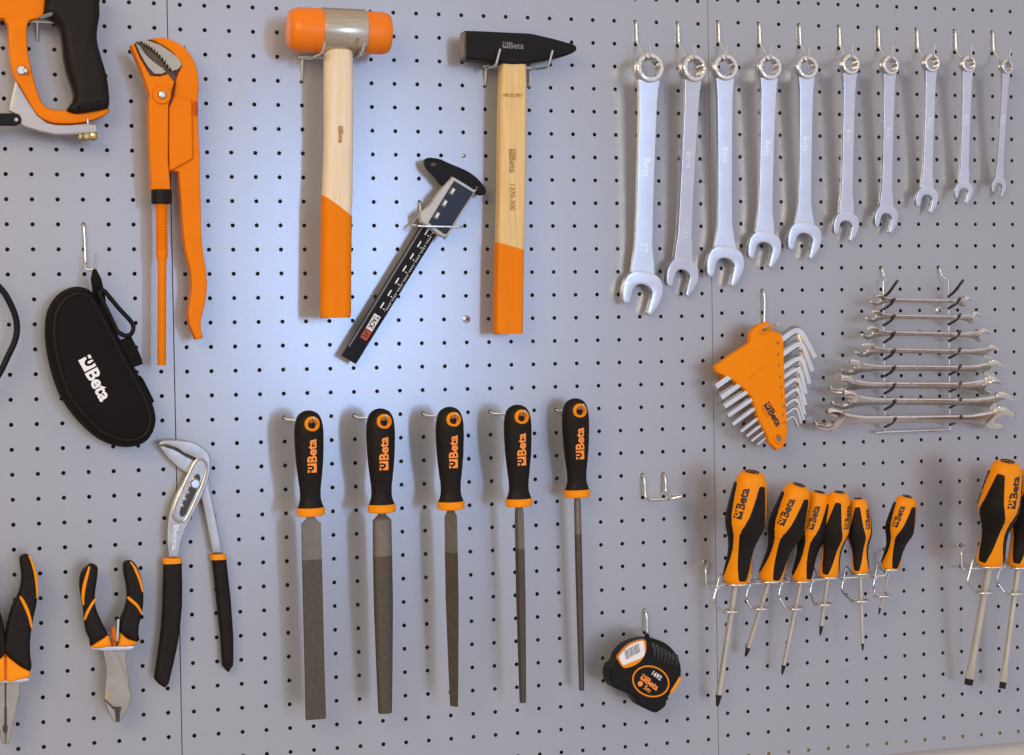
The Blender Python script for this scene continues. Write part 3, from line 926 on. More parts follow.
plate(bm, [(141, 45), (150, 47), (163, 58), (172, 70), (177, 78), (175, 84), (168, 76), (160, 69), (150, 58)], D - 0.004, D - 0.010, 0.0004)
link('throat_plate', bm, 'file_steel', t)
bm = NB()   # small spring at the jaw side
c0 = W(195.8, 101, D + 0.003); c1 = W(196, 115, D + 0.003)
pts = []
for i in range(60):
    a = i * 2 * pi / 8
    p = c0 + (c1 - c0) * (i / 59)
    pts.append(p + Vector((0.0017 * cos(a), 0.0017 * sin(a) - 0.001, 0)))
tube(bm, pts, 0.0005, 5)
link('spring', bm, 'red_print', t)
# nut ring, thread, rod
ca = W(161.5, 189.9, D + 0.001); cb = W(161.5, 203.7, D + 0.001)
m = frame(cb, ca - cb, NEAR)
hN = (ca - cb).length; rN = 9.9 * kz(161, 195, D) * 1.04
bm = NB(); lathe(bm, [(rN * 0.93, 0), (rN, 0.001), (rN, hN - 0.001), (rN * 0.93, hN)], m, 36)
link('ring_nut', bm, 'black_paint', t)
cc = W(162, 260, D + 0.001); m = frame(cc, cb - cc, NEAR); hT = (cb - cc).length; rT = 5.9 * kz(161, 230, D) * 1.03
bm = NB(); prof = []
nt = 19
for i in range(nt):
    z = 0.010 + (hT - 0.010) * i / nt; dz = (hT - 0.010) / nt
    prof += [(rT * 0.86, z), (rT, z + dz * 0.35), (rT, z + dz * 0.65)]
prof += [(rT * 0.86, hT)]
lathe(bm, [(rT * 0.78, 0.0), (rT * 0.98, 0.004), (rT * 0.98, 0.0085), (rT * 0.84, 0.0095)] + prof, m, 24)
link('threaded_sleeve', bm, 'orange', t, sharp=30)
ce = W(161.6, 365.4, D + 0.001); m = frame(ce, cc - ce, NEAR); hR = (cc - ce).length; rR = 4.2 * kz(161, 310, D) * 1.03
bm = NB(); lathe(bm, [(rR * 0.9, 0), (rR, 0.001), (rR, hR + 0.003)], m, 20)
link('rod_handle', bm, 'orange', t)
# a plain hook behind it
h = hole_near(182, 53)
hook(root(h) + [h + Vector((0, -0.008, -0.004)), h + Vector((0, -0.028, -0.004)), h + Vector((0, -0.031, 0.004))], 'short wire peg hidden behind the orange pipe wrench jaw', r=0.0013)

# ================================================================== HACKSAW
D = 0.040
t = thing('hacksaw', W(30, 70, D), 'hacksaw with orange metal frame and thick black rubber grip', 'saw')
bm = NB()
plate(bm, [(-70, -6), (46, -6), (45.5, 2), (44.3, 13), (40, 18), (30, 20.4), (27.6, 26), (27.2, 34), (28, 50), (31.5, 68), (35.5, 84), (39, 95), (43.5, 104), (50, 108.5), (60, 110), (68, 109.4), (90, 109), (106, 106.6), (109.6, 108), (108.6, 112.4), (100, 117.4), (86, 122.2), (70, 124), (55, 123.6), (46, 121), (36.5, 114.5), (26, 98.5), (19, 86), (14.8, 79), (11.5, 68), (9.4, 55), (8.6, 40), (8, 25), (4, 18.5), (-70, 15)],
      D, D - 0.014, 0.003, smooth=2, corners=(0, 1, 32, 33))
link('saw_frame', bm, 'orange', t)
bm = NB()
gp = [(50, -14), (99, -14), (100.2, 2), (100.6, 14), (98.6, 25), (97.8, 36), (99.4, 46), (103.4, 60), (107.4, 74), (109.8, 90), (110, 104.8), (104, 108.6), (90, 111.4), (78, 113), (71, 111.6), (67.4, 108.8), (72.8, 101.5), (74.6, 95), (73.4, 87), (69, 74), (65, 58), (63.4, 42), (61, 28), (56, 19.5), (47, 14.5), (44.5, 8), (47, -4)]
p = cr(px_poly(gp, D + 0.010), 2)
solid(bm, p, D + 0.010, D - 0.022, wall_fn, 0.009, 4)
link('grip', bm, 'black', t)
bm = NB()   # lighter seam line and ridge where grip meets the frame
tube(bm, [W(x, y, D + 0.0065) for x, y in ((40, 18), (50, 14.5), (57, 8.5), (62, 0), (64, -8))], 0.0022, 8)
link('grip_lip', bm, 'grey_print', t)
bm = NB()
plate(bm, [(15.8, 80), (19, 86), (27, 99.6), (37.5, 115.5), (47, 122.6), (56, 124.8), (70, 125), (88, 123.4), (96.6, 124.6), (97.4, 132), (88, 133.2), (70, 134.6), (56, 134.6), (40, 131.2), (27, 127.4), (20.6, 124), (19, 115), (9.4, 110.6), (11.4, 98)], D + 0.003, D - 0.008, 0.0015)
link('tension_lever', bm, 'cast_alu', t)
bm = NB()
plate(bm, [(-70, 112.6), (14, 113.2), (19.4, 114.8), (21.6, 119), (20.4, 123.4), (16, 125.6), (-70, 125)], D + 0.006, D + 0.001, 0.0012)
link('blade_holder', bm, 'black_paint', t)
bm = NB()
plate(bm, [(-72, 117), (4, 119.5), (4, 124.5), (-72, 129)], D + 0.0005, D - 0.0008, 0.0002)
link('saw_blade', bm, 'file_steel', t)
bm = NB()
for (x, y, r, dd) in ((16.3, 119.8, 2.2, D + 0.006),):
    lathe(bm, [(r * 0.001, 0), (r * 0.001, 0.001), (r * 0.0005, 0.0022)], frame(W(x, y, dd), NEAR, (0, 0, 1)), 16)
link('rivet', bm, 'zinc', t)
bm = NB()
c = W(21.4, 70.4, D)
lathe(bm, [(0.0052, -0.001), (0.0052, 0.0016), (0.004, 0.003), (0.001, 0.003)], frame(c, NEAR, (0, 0, 1)), 6)
lathe(bm, [(0.0026, 0.0), (0.0026, 0.006), (0.0018, 0.007)], frame(c + Vector((0.0035, 0, -0.001)), NEAR, (0, 0, 1)), 12)
link('frame_bolt', bm, 'zinc', t)
bm = NB()   # wing nut under the lever
ca, cb = W(77.5, 136.5, D - 0.002), W(97, 135.5, D - 0.002)
m = frame(ca, cb - ca, NEAR); L = (cb - ca).length
lathe(bm, [(0.003, 0), (0.0042, 0.001), (0.0042, 0.004), (0.003, 0.005), (0.0046, 0.006), (0.0048, 0.010), (0.0036, 0.012), (0.0046, 0.0135), (0.0046, L - 0.002), (0.003, L)], m, 14, shape=lambda a: 1 + 0.08 * cos(6 * a))
link('wing_nut', bm, 'brass', t)
bm = NB()
lathe(bm, [(0.0014, 0), (0.0014, 0.006), (0.001, 0.007)], frame(W(88, 125.5, D), (0, 0, 1), NEAR), 10)
link('lever_stud', bm, 'zinc', t)
h = hole_near(30.3, 22.5); h2 = hole_near(56, 23)
bm = NB()
zc = W(40, 21.4, 0.012).z
pxx = W(38, 22, 0.012).x
tube(bm, [Vector((W(29, 21, 0.012).x, -0.009, zc)), Vector((W(57, 22, 0.012).x, -0.009, zc))], 0.0013, 8)
tube(bm, fillet([Vector((pxx, -0.009, zc + 0.001)), Vector((pxx, -0.005, zc - 0.012)), Vector((pxx, -0.003, W(38, 40, 0.003).z))], 0.003), 0.0016, 8)
for hx in (W(31, 21, 0.012).x, W(55, 21, 0.012).x):
    tube(bm, fillet([Vector((hx, -0.009, zc)), Vector((hx, -0.030, zc + 0.001)), Vector((hx + 0.001, -0.033, zc + 0.012))], 0.003), 0.0013, 8)
tag(link('double_hook', bm, 'wire', sharp=60), 'double wire hook visible inside the hacksaw grip opening', 'hook')

# ================================================================== GLASSES CASE
t = thing('zip_case', W(85, 300, 0.02), 'black zipped sunglasses case with white maker logo, hung by a carabiner', 'case')
front = [(55.4, 318), (54.6, 337), (57.6, 358), (63, 378), (69.5, 394), (82, 412), (99, 429), (113, 437), (126, 440.2), (138, 439), (146.5, 433), (150.6, 421), (147.5, 406), (140, 390), (130, 371), (120, 352), (111, 334), (103, 319), (97, 308), (91.5, 299.5), (85, 295), (77, 294), (67.5, 298), (60, 306)]
D = 0.046
pf = cr(px_poly(front, D), 3)
if poly_area(pf) < 0: pf = pf[::-1]
bm = NB()
def ring_at(off, d, dx=0.0, dz=0.0, sc=1.0):
    q = inset(pf, -off) if off else pf
    return [(x + dx, -d, z + dz) for x, z in q]
back = []
lev = [(-0.004, 0.004), (0.001, 0.006), (0.0045, 0.012), (0.0065, 0.022), (0.0068, 0.030), (0.0055, 0.037), (0.003, 0.0425), (0.001, 0.0445), (-0.001, 0.0445)]
loft(bm, [ring_at(o_, d_) for o_, d_ in lev])
body = link('case_shell', bm, 'black_cloth', t, sharp=60)
bm = NB()
lev2 = [(-0.0002, 0.0440), (-0.0012, 0.0452), (-0.006, 0.0472), (-0.012, 0.0486), (-0.018, 0.0493)]
rings = []
cx = sum(x for x, z in pf) / len(pf); cz = sum(z for x, z in pf) / len(pf)
loft(bm, [[(cx + (x - cx) * s, -d, cz + (z - cz) * s) for x, z in pf] for (s, d) in ((0.985, 0.0438), (0.965, 0.0454), (0.85, 0.0474), (0.6, 0.0487), (0.3, 0.0492), (0.02, 0.0493))])
lid = link('case_lid', bm, 'black_cloth', t, sharp=60)
bm = NB()
tube(bm, [Vector((x, -0.0448, z)) for x, z in inset(pf, 0.0002)], 0.0016, 8, closed=True)
link('piping', bm, 'black', t)
bm = NB()   # zip chain round the side
tube(bm, [Vector((x, -0.026, z)) for x, z in inset(pf, -0.0066)], 0.0012, 6, closed=True)
link('zip', bm, 'black_gloss', t)
o = W(78.2, 360.5, 0.0492); e = W(103.5, 406.5, 0.0492)
u = (e - o).normalized()
v = Vector((-u.z, 0, u.x)); 
v = v if v.x > 0 else -v
sz = (e - o).length / 3.95
print_on('logo', logo2d('Beta', True, 0.03), o, u, v, sz * 0.98, 'white_print', lid, n=NEAR, lift=0.0007)
bm = NB()   # hanging strap
pts = [W(94.5, 269, 0.034), W(96, 279, 0.034), W(98, 290, 0.032), W(100, 302, 0.026)]
secs = []
for p, w in zip(pts, (0.0035, 0.0105, 0.0115, 0.012)):
    secs.append([p + Vector((x, y, 0)) for x, y in rrect(w, 0.003, 0.001, 2)])
loft(bm, secs)
link('hanging_strap', bm, 'black_cloth', t)
bm = NB()   # belt loop
secs = []
for (x, y) in ((124.2, 338.5), (129.5, 349), (135, 361.5), (136, 366.5)):
    p = W(x, y, 0.034)
    u2 = (W(133, 362, 0.034) - W(124, 338, 0.034)).normalized(); s2 = Vector((-u2.z, 0, u2.x))
    secs.append([p + s2 * a + Vector((0, b, 0)) for a, b in rrect(0.0145, 0.004, 0.0015, 2)])
loft(bm, secs)
link('belt_loop', bm, 'black_cloth', t)
bm = NB()   # hinge tab lower on that side
plate(bm, [(140, 375), (144, 380), (154.5, 401.5), (152.5, 403), (146, 398)], 0.030, 0.022, 0.0008)
link('side_tab', bm, 'black_cloth', t)
# carabiner: a thing the case hangs with
bm = NB()
lp = [(99.5, 292.5), (103, 290.5), (107, 294), (119, 308.5), (131, 321.5), (133.4, 328), (131, 334), (125.5, 335.6), (119.6, 333), (116, 329), (108, 312), (101, 298)]
tube(bm, [Vector(W(x, y, 0.040)) for x, y in cr(lp, 3)], 0.0023, 10, closed=True)
cb_ = tag(link('carabiner', bm, 'black_gloss', sharp=60), 'small black carabiner clip at the upper edge of the zip case', 'carabiner')
h = hole_near(85, 224.5)
e = W(95, 270, 0.034)
hook(root(h) + [h + Vector((0.0005, -0.004, -0.010)), h + Vector((0.001, -0.004, -0.040)), Vector((e.x - 0.006, -0.016, e.z + 0.001)), Vector((e.x, -0.036, e.z)), Vector((e.x + 0.001, -0.042, e.z + 0.016))], 'long wire hook from which the black zip case hangs', r=0.0015)

# ================================================================== BLACK CORD LOOP AT THE EDGE
bm = NB()
lp = [(-26, 274), (-12, 278), (2, 290), (10, 303), (15.6, 317), (17, 330), (14.5, 342), (8, 356), (-2, 376), (-18, 396), (-34, 404), (-54, 396), (-62, 360), (-58, 310), (-44, 282)]
q = cr(lp, 3)
tube(bm, [W(x, y, 0.030) for x, y in q], 0.0031, 10, closed=True)
tag(link('cord_loop', bm, 'black_gloss', sharp=60), 'black curved cord loop cut off by the picture edge beside the zip case', 'cord')
h = hole_near(-26, 270)
hook(root(h) + [h + Vector((0, -0.008, -0.002)), h + Vector((0, -0.036, -0.002)), h + Vector((0, -0.040, 0.010))], 'wire hook carrying the black cord loop', r=0.0013)

# ================================================================== WATER PUMP PLIERS
D = 0.021
t = thing('water_pump_pliers', W(195, 480, D), 'long slip-joint water pump pliers with black dipped handles', 'pliers')
bm = NB()   # rear limb: lower jaw and far handle
plate(bm, [(158.6, 446.0), (164.5, 445.2), (172.5, 447.9), (179.2, 450.8), (186.5, 455.4), (194.5, 459.4), (203, 467), (209.5, 478), (210, 490), (214, 508), (218.6, 530), (222.6, 553), (212.4, 553), (208, 530), (203.4, 506), (200.4, 496), (193, 482), (186.8, 473.6), (177.5, 467.4), (168, 458.4)], D - 0.006, D - 0.016, 0.0018)
link('lower_jaw_limb', bm, 'steel_grey', t)
bm = NB()   # front limb: upper jaw, slotted box, near handle
outline = [(157.3, 443.8), (162.6, 440.3), (172, 439.8), (183, 440.2), (192, 441.8), (198.2, 444.4), (205.4, 449.2), (209.8, 455.6), (211, 464), (210, 474), (207.4, 484), (203.6, 493.6), (196, 509), (188, 525), (183, 537), (180.8, 545), (179.4, 558), (169, 558), (167.4, 545), (167.4, 531.6), (169, 517), (174.6, 499), (181.5, 485.6), (188.2, 473), (192.8, 464.6), (196.2, 459.6), (193, 457), (184, 453.2), (178.6, 449), (172.5, 446.8), (165, 444.6), (160.6, 445.8)]
slot = [(198.6, 474), (200.4, 479), (197, 490), (189.5, 506), (185.8, 514.5), (182.2, 517), (179.8, 514.5), (180.6, 508), (186.5, 494), (191.5, 482.5), (195.2, 475.4)]
po = cr(px_poly(outline, D), 2, True, corners=(0, 16, 17, 31))
solid(bm, po, D, D - 0.010, wall_fn, 0.0018)
front_limb = link('slotted_limb', bm, 'steel_grey', t)
bm = NB()
plate(bm, [(166, 445.4), (172, 446.8), (175, 447.2), (177, 449.8), (181, 450.6), (183, 453.2), (187, 454.2), (190, 457), (193.4, 458), (194, 460.2), (186, 456.6), (179, 452), (172.5, 448.9), (167, 446.8)], D - 0.0035, D - 0.0075, 0.0)
link('serrated_gap', bm, 'gap', t)  # dark plate painted as the shade between the jaws
bm = NB()   # raised rim round the slot box
rim = [(197.8, 459.4), (203.6, 460), (206.4, 464.6), (206, 472), (202.4, 484), (196, 498), (189.6, 512), (184.2, 520.6), (178.6, 521.4), (173.6, 516.4), (174.4, 507), (180.5, 492), (187.5, 477), (193.4, 464.6)]
tube(bm, [W(x, y, D + 0.0003) for x, y in cr(rim, 3)], 0.0014, 8, closed=True)
link('slot_rim', bm, 'steel_grey', t)
bm = NB()
plate(bm, slot, D + 0.0006, D - 0.002, 0.0003, smooth=2)
link('slot', bm, 'gap', t)  # dark plate on the limb gives the slot its shade
bm = NB()   # adjustment notches along the slot
for i in range(5):
    x = 184.0 + 2.9 * i; y = 505.5 - 6.6 * i
    ball(bm, W(x - 2.2, y, D + 0.0004), 0.0021, 10, (1, 0.4, 1))
link('adjustment_notches', bm, 'steel_grey', t)
bm = NB()
c = W(195, 483.6, D + 0.001)
lathe(bm, [(0.0052, -0.002), (0.0052, 0.0018), (0.004, 0.003), (0.001, 0.003)], frame(c, NEAR, (0, 0, 1)), 14)
link('pivot_bolt', bm, 'zinc', t)
k = kz(175, 540, D)
print_on('stamped_mark', ([(x * 2.1, y) for x, y in GEO['beta'][0]], GEO['beta'][1]), W(174.0, 525, D), W(171.8, 553, D) - W(174.0, 525, D), (1, 0, 0.05), 4.8 * k, 'steel_light', front_limb, n=NEAR, lift=0.0004)
for (rows, collar, dd) in (
        ([(r[0], r[1] + 1.2, r[2] + 1.2) for r in [(563, 163.2, 181.4), (585, 162.6, 181.8), (608, 162.0, 181.6), (628, 160.6, 179.8), (645, 158.6, 177.4), (662, 156.0, 173.8), (679, 153.6, 169.8), (684, 157.6, 168.6), (687.8, 163.0, 165.2)]], [(558.4, 164.8, 182.0), (560, 163.8, 182.8), (564, 163.8, 182.8)], D + 0.002),
        ([(r[0], r[1] + 1.6, r[2] + 1.6) for r in [(558, 211.2, 225.4), (575, 213.0, 227.2), (600, 215.6, 230.0), (636, 219.6, 232.6), (655, 220.8, 232.8), (666, 221.6, 232.6), (669.5, 224, 230.5), (672.4, 226.6, 228.2)]], [(554.6, 212.2, 225.6), (556, 211.6, 227), (560, 212.2, 227.6)], D - 0.004)):
    secs = []
    for (y, xl, xr) in rows:
        a, b = W(xl, y, dd), W(xr, y, dd); c = (a + b) / 2; w = (b - a).length
        secs.append([(c.x + x, -dd + 0.007 + yy, c.z) for x, yy in rrect(w, 0.014 if w > 0.008 else 0.008, 0.0052, 4)])
    bm = NB(); loft(bm, secs)
    link('dipped_grip', bm, 'black', t, sharp=50)
    secs = []
    for (y, xl, xr) in collar:
        a, b = W(xl, y, dd + 0.0006), W(xr, y, dd + 0.0006); c = (a + b) / 2; w = (b - a).length
        secs.append([(c.x + x, -dd + 0.007 + yy, c.z) for x, yy in rrect(w, 0.0152, 0.0055, 4)])
    bm = NB(); loft(bm, secs)
    link('grip_collar', bm, 'yellow_orange', t, sharp=50)
h = hole_near(190, 444)
h = hole(0, 19)
hook(root(h) + [h + Vector((0, -0.006, -0.001)), h + Vector((0, -0.0135, -0.001)), h + Vector((0, -0.0145, 0.006))], 'short wire peg behind the water pump pliers box joint', r=0.0013)

# ================================================================== CUTTING AND COMBINATION PLIERS (hung jaws down)
def soft_plate(bm, pts, d0, d1, bev, smooth=3, corners=(), steps=4):
    p = cr(px_poly(pts, d0), smooth, True, corners)
    return solid(bm, p, d0, d1, wall_fn, bev, steps)

D = 0.040
t = thing('side_cutters', W(114, 640, D), 'diagonal side cutters hung jaws down with black and orange handles', 'pliers')
bm = NB()   # jaw halves
plate(bm, [(102.6, 650), (112, 648), (117.5, 655), (123, 668), (127.8, 681), (131.8, 694), (130.6, 703), (127.0, 712), (122.4, 719), (118.6, 723.4), (118.4, 708), (112.5, 707.2), (106, 701), (104.2, 696), (105, 686.5), (106.2, 671), (104.6, 660)], D - 0.004, D - 0.014, 0.0022)
link('jaw', bm, 'jaw_steel', t)
bm = NB()
plate(bm, [(111, 650), (126.4, 649.6), (126, 660), (127.6, 672), (129.6, 684), (127, 686), (122.6, 672), (117, 659)], D - 0.005, D - 0.012, 0.0015)
link('jaw', bm, 'jaw_steel', t)
bm = NB()
plate(bm, [(103.4, 699), (109.2, 704), (112.8, 708.4), (115.6, 708.6), (117.2, 722.6), (113.4, 722), (109, 715)], D - 0.0042, D - 0.0145, 0.002)
link('cutting_edge', bm, 'jaw_steel', t)
bm = NB()
plate(bm, [(114.6, 707.5), (121.6, 706.8), (119.9, 714), (119.2, 721.8), (116.4, 721.8), (115.8, 714)], D - 0.0034, D - 0.0060, 0.0004)
link('cutting_gap', bm, 'gap', t)  # dark patch in place of the shaded gap between the cutters
bm = NB()
plate(bm, [(105.6, 692.5), (108.2, 692), (108.8, 698.5), (106.2, 700.5), (104.4, 698)], D - 0.0035, D - 0.0060, 0.0003)
link('side_notch', bm, 'brass', t)
bm = NB()
plate(bm, [(91, 647), (134, 646), (133.6, 648.8), (126, 650.4), (104, 651), (92, 649.2)], D - 0.0015, D - 0.016, 0.0008)
link('bolster_edge', bm, 'chrome', t)
def grip(name, pts, d, th, bev, m, corners=()):
    bm = NB(); soft_plate(bm, pts, d, d - th, bev, 3, corners)
    return link(name, bm, m, t)
gl = grip('handle', [(86.6, 567.6), (90.5, 564.6), (95, 565.0), (98.2, 568.2), (97.8, 578), (95.4, 596), (96.6, 609), (101.6, 621), (107.4, 632.4), (108.4, 636.4), (101, 641), (91.2, 646.6), (90.4, 641), (86, 630), (84.2, 612), (80.8, 592), (80.4, 580), (83, 571)], D, 0.018, 0.005, 'black')
gr = grip('handle', [(124.6, 563.4), (128.6, 561.4), (133.4, 561.8), (137.6, 567), (141.2, 576), (143.8, 590), (144, 603), (142.4, 615), (139.6, 626), (139.2, 635), (140, 640.4), (136, 642.6), (126, 637.5), (119.4, 632), (120.4, 622), (125.2, 610), (127.8, 598), (126.8, 585), (124.4, 573)], D, 0.018, 0.005, 'black')
def strip(parent, pts, d, w, m='yellow_orange', name='handle_stripe'):
    bm = NB()
    q = cr([W(x, y, d) for x, y in pts], 4, False)
    n = len(q)
    tube(bm, q, [w * (0.35 + 0.65 * sin(pi * min(1, (i + 0.7) / n))) for i in range(n)], 8)
    return link(name, bm, m, parent)
strip(gl, [(89.6, 566.5), (87.2, 575), (84.4, 586), (83.0, 597), (83.6, 605)], D - 0.0006, 0.0019)
strip(gl, [(95.6, 599), (92, 604), (87.6, 612), (84.8, 620)], D - 0.0012, 0.0019)
strip(gr, [(130.4, 562), (135, 569), (139.6, 580), (142.6, 592)], D - 0.0014, 0.0018)
strip(gr, [(127.6, 597), (131, 600), (137.4, 606), (141.8, 614)], D - 0.0010, 0.0019)
grip('handle_collar', [(91.2, 646.8), (96, 643.4), (103, 639.2), (108, 635.4), (110.4, 640), (112, 646.4), (104, 648.2), (94, 648.8)], D + 0.0004, 0.0185, 0.003, 'yellow_orange', corners=(0, 5))
grip('handle_collar', [(119.4, 632.6), (122, 634), (128.4, 639.4), (137.6, 642.4), (134.6, 645), (130, 646.8), (124, 647.4), (119, 647.2)], D + 0.0004, 0.0185, 0.003, 'yellow_orange', corners=(0, 7))
h = hole_near(118, 596); h = hole(-4, 25)
hx = W(117.5, 640, 0.03).x
c = W(118.2, 619, D + 0.004)
hook(root(h) + [Vector((h.x + 0.001, -0.010, h.z - 0.004)), Vector((c.x - 0.003, -0.022, W(115, 646, D).z + 0.006)), Vector((c.x - 0.002, -D + 0.004, W(115, 645, D).z + 0.003)), Vector((c.x - 0.0015, -D - 0.003, W(115, 640, D).z)), c], 'wire hook between the handles of the side cutters', r=0.0017, rad=0.005)
bm = NB()
plate(bm, [(112.2, 628.4), (114.8, 626.6), (116.4, 634), (116, 646), (112.6, 646)], D - 0.008, D - 0.014, 0.0006)
link('spring_tab', bm, 'orange', t)

D = 0.040
t = thing('combination_pliers', W(6, 665, D), 'flat-nosed combination pliers hung jaws down, cut off by the picture edge', 'pliers')
CX = 5.6
def mir(pts): return [(2 * CX - x, y) for x, y in pts][::-1]
rh = [(20, 559.5), (22.6, 555.8), (26.6, 554.8), (30, 556.4), (33.4, 563.6), (36.2, 574), (37.8, 590), (37, 604), (34, 618), (31.6, 632), (30.4, 646), (31, 658), (32, 666.5), (29.6, 671.8), (20, 666.8), (12, 660.4), (7.4, 656), (4.2, 651), (5, 640), (7.8, 624), (12, 608), (19.6, 592), (21.8, 577)]
for pts, mr in ((rh, 0), (mir(rh), 1)):
    g = grip('handle', pts, D, 0.018, 0.005, 'black')
    f = (lambda q: mir(q)) if mr else (lambda q: q)
    strip(g, f([(28.6, 555.6), (32.2, 563.6), (35.2, 574), (37.0, 590), (36.6, 598)]), D - 0.0022, 0.0016)
    strip(g, f([(20.0, 596.4), (23.4, 602), (28.6, 614), (31.8, 628)]), D - 0.0008, 0.002)
    col = [(6.2, 656.2), (7.6, 656.6), (13, 661), (21, 667.2), (30.6, 672.4), (28.6, 678), (18, 680.6), (6.2, 681.4)]
    grip('handle_collar', f(col), D + 0.0004, 0.0185, 0.003, 'yellow_orange')
bm = NB()
plate(bm, [(5.1, 658), (6.5, 658), (6.5, 681), (5.1, 681)], D + 0.0006, D - 0.014, 0.0003)
link('centre_joint', bm, 'red_print', t)
jr = [(6.0, 681), (20.4, 679.6), (20, 690), (18.8, 700), (16, 714), (12.6, 727), (10.6, 737), (9, 744), (6.0, 745)]
for pts in (jr, mir(jr)):
    bm = NB(); plate(bm, pts, D - 0.004, D - 0.014, 0.0018); link('jaw', bm, 'jaw_steel', t)
bm = NB(); plate(bm, [(-18, 680.2), (29, 678), (28.6, 681), (20, 682.6), (-8, 683.4), (-17, 682.4)], D - 0.001, D - 0.016, 0.0006); link('bolster_edge', bm, 'chrome', t)
bm = NB(); plate(bm, cr([(5.8, 723.5), (7.4, 726.5), (7.2, 731), (5.4, 733.2), (3.2, 731), (3, 726.5)], 3), D - 0.0032, D - 0.0055, 0.0002); link('pipe_grip_gap', bm, 'gap', t)  # dark patch for the shade in the pipe grip hole
bm = NB(); plate(bm, [(5.2, 707), (6.4, 707), (6.2, 724), (5.0, 724)], D - 0.0034, D - 0.0055, 0.0001); link('cutter_slit', bm, 'gap', t)  # dark strip for the shade in the slit
h = hole(-7, 27)
c = W(7, 650, D)
hook(root(h) + [h + Vector((-0.002, -0.010, -0.002)), Vector((W(-3, 650, D).x, -0.030, W(0, 652, D).z)), Vector((W(-2, 650, D).x, -D - 0.004, W(0, 650, D).z)), Vector((W(-2, 650, D).x, -D - 0.006, W(0, 638, D).z))], 'wire hook between the handles of the combination pliers', r=0.0015)

# ================================================================== DIGITAL CALIPER
D = 0.020
t = thing('digital_caliper', W(440, 215, D), 'black digital caliper hanging diagonally between mallet and hammer', 'caliper')
bm = NB()
plate(bm, [(341.9, 355.6), (428.5, 213), (444, 222.5), (356.2, 364.0)], D, D - 0.005, 0.0006)
beam = link('beam', bm, 'black_gloss', t)
bm = NB()
tube(bm, [W(x, y, D + 0.0002) for x, y in ((349, 346.5), (426.5, 220))], 0.0011, 6)
link('beam_edge', bm, 'grey_print', beam)
bm = NB()
plate(bm, [(424.8, 160.4), (428.4, 157.6), (434, 157.8), (440.5, 159), (449, 163), (458, 166.6), (468, 171.2), (476.4, 177), (482.2, 183.4), (485.8, 188.6), (486.2, 193.6), (481.6, 195.2), (474.6, 192.6), (462, 187), (450.5, 182), (446.6, 187), (440.4, 183), (437, 178), (431.5, 172.6), (427, 167.4)], D + 0.002, D - 0.006, 0.0012, smooth=2, corners=(14, 15))
jw = link('measuring_jaws', bm, 'black_gloss', t)
bm = NB()
ball(bm, W(433.6, 164.6, D + 0.0022), 0.0022, 12, (1.5, 0.35, 1))
ball(bm, W(477, 187.6, D + 0.0022), 0.0016, 12, (1.4, 0.35, 1))
link('jaw_tip_faces', bm, 'file_steel', jw)
bm = NB()
plate(bm, [(451.5, 178.2), (455, 177.6), (474.4, 189.6), (475.2, 192.4), (448.6, 235.6), (446, 237), (440, 235.2), (425.4, 224.4), (421.8, 222.4), (420.8, 216), (421.4, 211.6), (429, 206), (434.4, 199.4), (440, 191)], D + 0.010, D - 0.002, 0.002, smooth=2, corners=())
hs = link('display_housing', bm, 'white_plastic', t)
bm = NB()
plate(bm, [(454.4, 180.6), (473.4, 192), (447.4, 233.6), (444.6, 234.2), (428.6, 222.4), (437.5, 208), (446, 194)], D + 0.0112, D + 0.008, 0.0008)
sc_ = link('display_panel', bm, 'screen', hs)
bm = NB()
for (x, y) in ((453.0, 190.6), (445.2, 202.6), (437.6, 214.8)):
    plate(bm, [(x - 4.4, y + 2.6), (x - 0.6, y - 3.8), (x + 3.2, y - 1.2), (x - 0.6, y + 5.2)], D + 0.0120, D + 0.0108, 0.0004)
link('button', bm, 'grey_print', sc_)
bm = NB()
for (x, y) in ((453.4, 190.4), (445.6, 202.4), (438.0, 214.6)):
    plate(bm, [(x - 2.4, y + 2.2), (x - 0.0, y - 2.0), (x + 1.6, y - 1.0), (x - 0.8, y + 3.2)], D + 0.01225, D + 0.0115, 0.0001)
link('button_marks', bm, 'white_print', sc_)
# scale print on the beam
u = (W(428.5, 213, D) - W(341.9, 355.6, D)); Lb = u.length; u.normalize()
v = Vector((-u.z, 0, u.x)); v = v if v.x < 0 else -v
org = W(341.9, 355.6, D); 
wd = (W(356.2, 364, D) - org)
bm = NB()
def quad(bm, s, e, a, b, n=NEAR * 0.0003):
    P = [org + u * s + wd * a, org + u * e + wd * a, org + u * e + wd * b, org + u * s + wd * b]
    bm.faces.new([bm.verts.new(p + n) for p in P])
for i in range(7):
    s = Lb * (0.36 + 0.086 * i); quad(bm, s, s + Lb * 0.040, 0.46, 0.54)
    quad(bm, s + Lb * 0.002, s + Lb * 0.008, 0.66, 0.74)
for i in range(44):
    s = Lb * (0.355 + 0.0135 * i); quad(bm, s, s + Lb * 0.004, 0.80, 0.92 if i % 5 else 0.84)
link('scale_marks', bm, 'white_print', beam, flat=True)
bm = NB(); quad(bm, Lb * 0.215, Lb * 0.315, 0.36, 0.80, NEAR * 0.0002); link('brand_field', bm, 'white_print', beam, flat=True)
bm = NB(); quad(bm, Lb * 0.150, Lb * 0.2145, 0.36, 0.80, NEAR * 0.0002); link('brand_field', bm, 'red_print', beam, flat=True)
wn = wd.normalized()
sz = wd.length * 0.30
g = text2d('TACK', 0.03); gw = max(x for x, y in g[0])
print_on('brand_word', (
    [(x * (Lb * 0.088 / (gw * sz)), y) for x, y in g[0]], g[1]), org + u * Lb * 0.310 + wd * 0.72 - wd * 0.29, -u, wn, sz, 'black_print', beam, n=NEAR, lift=0.0005)
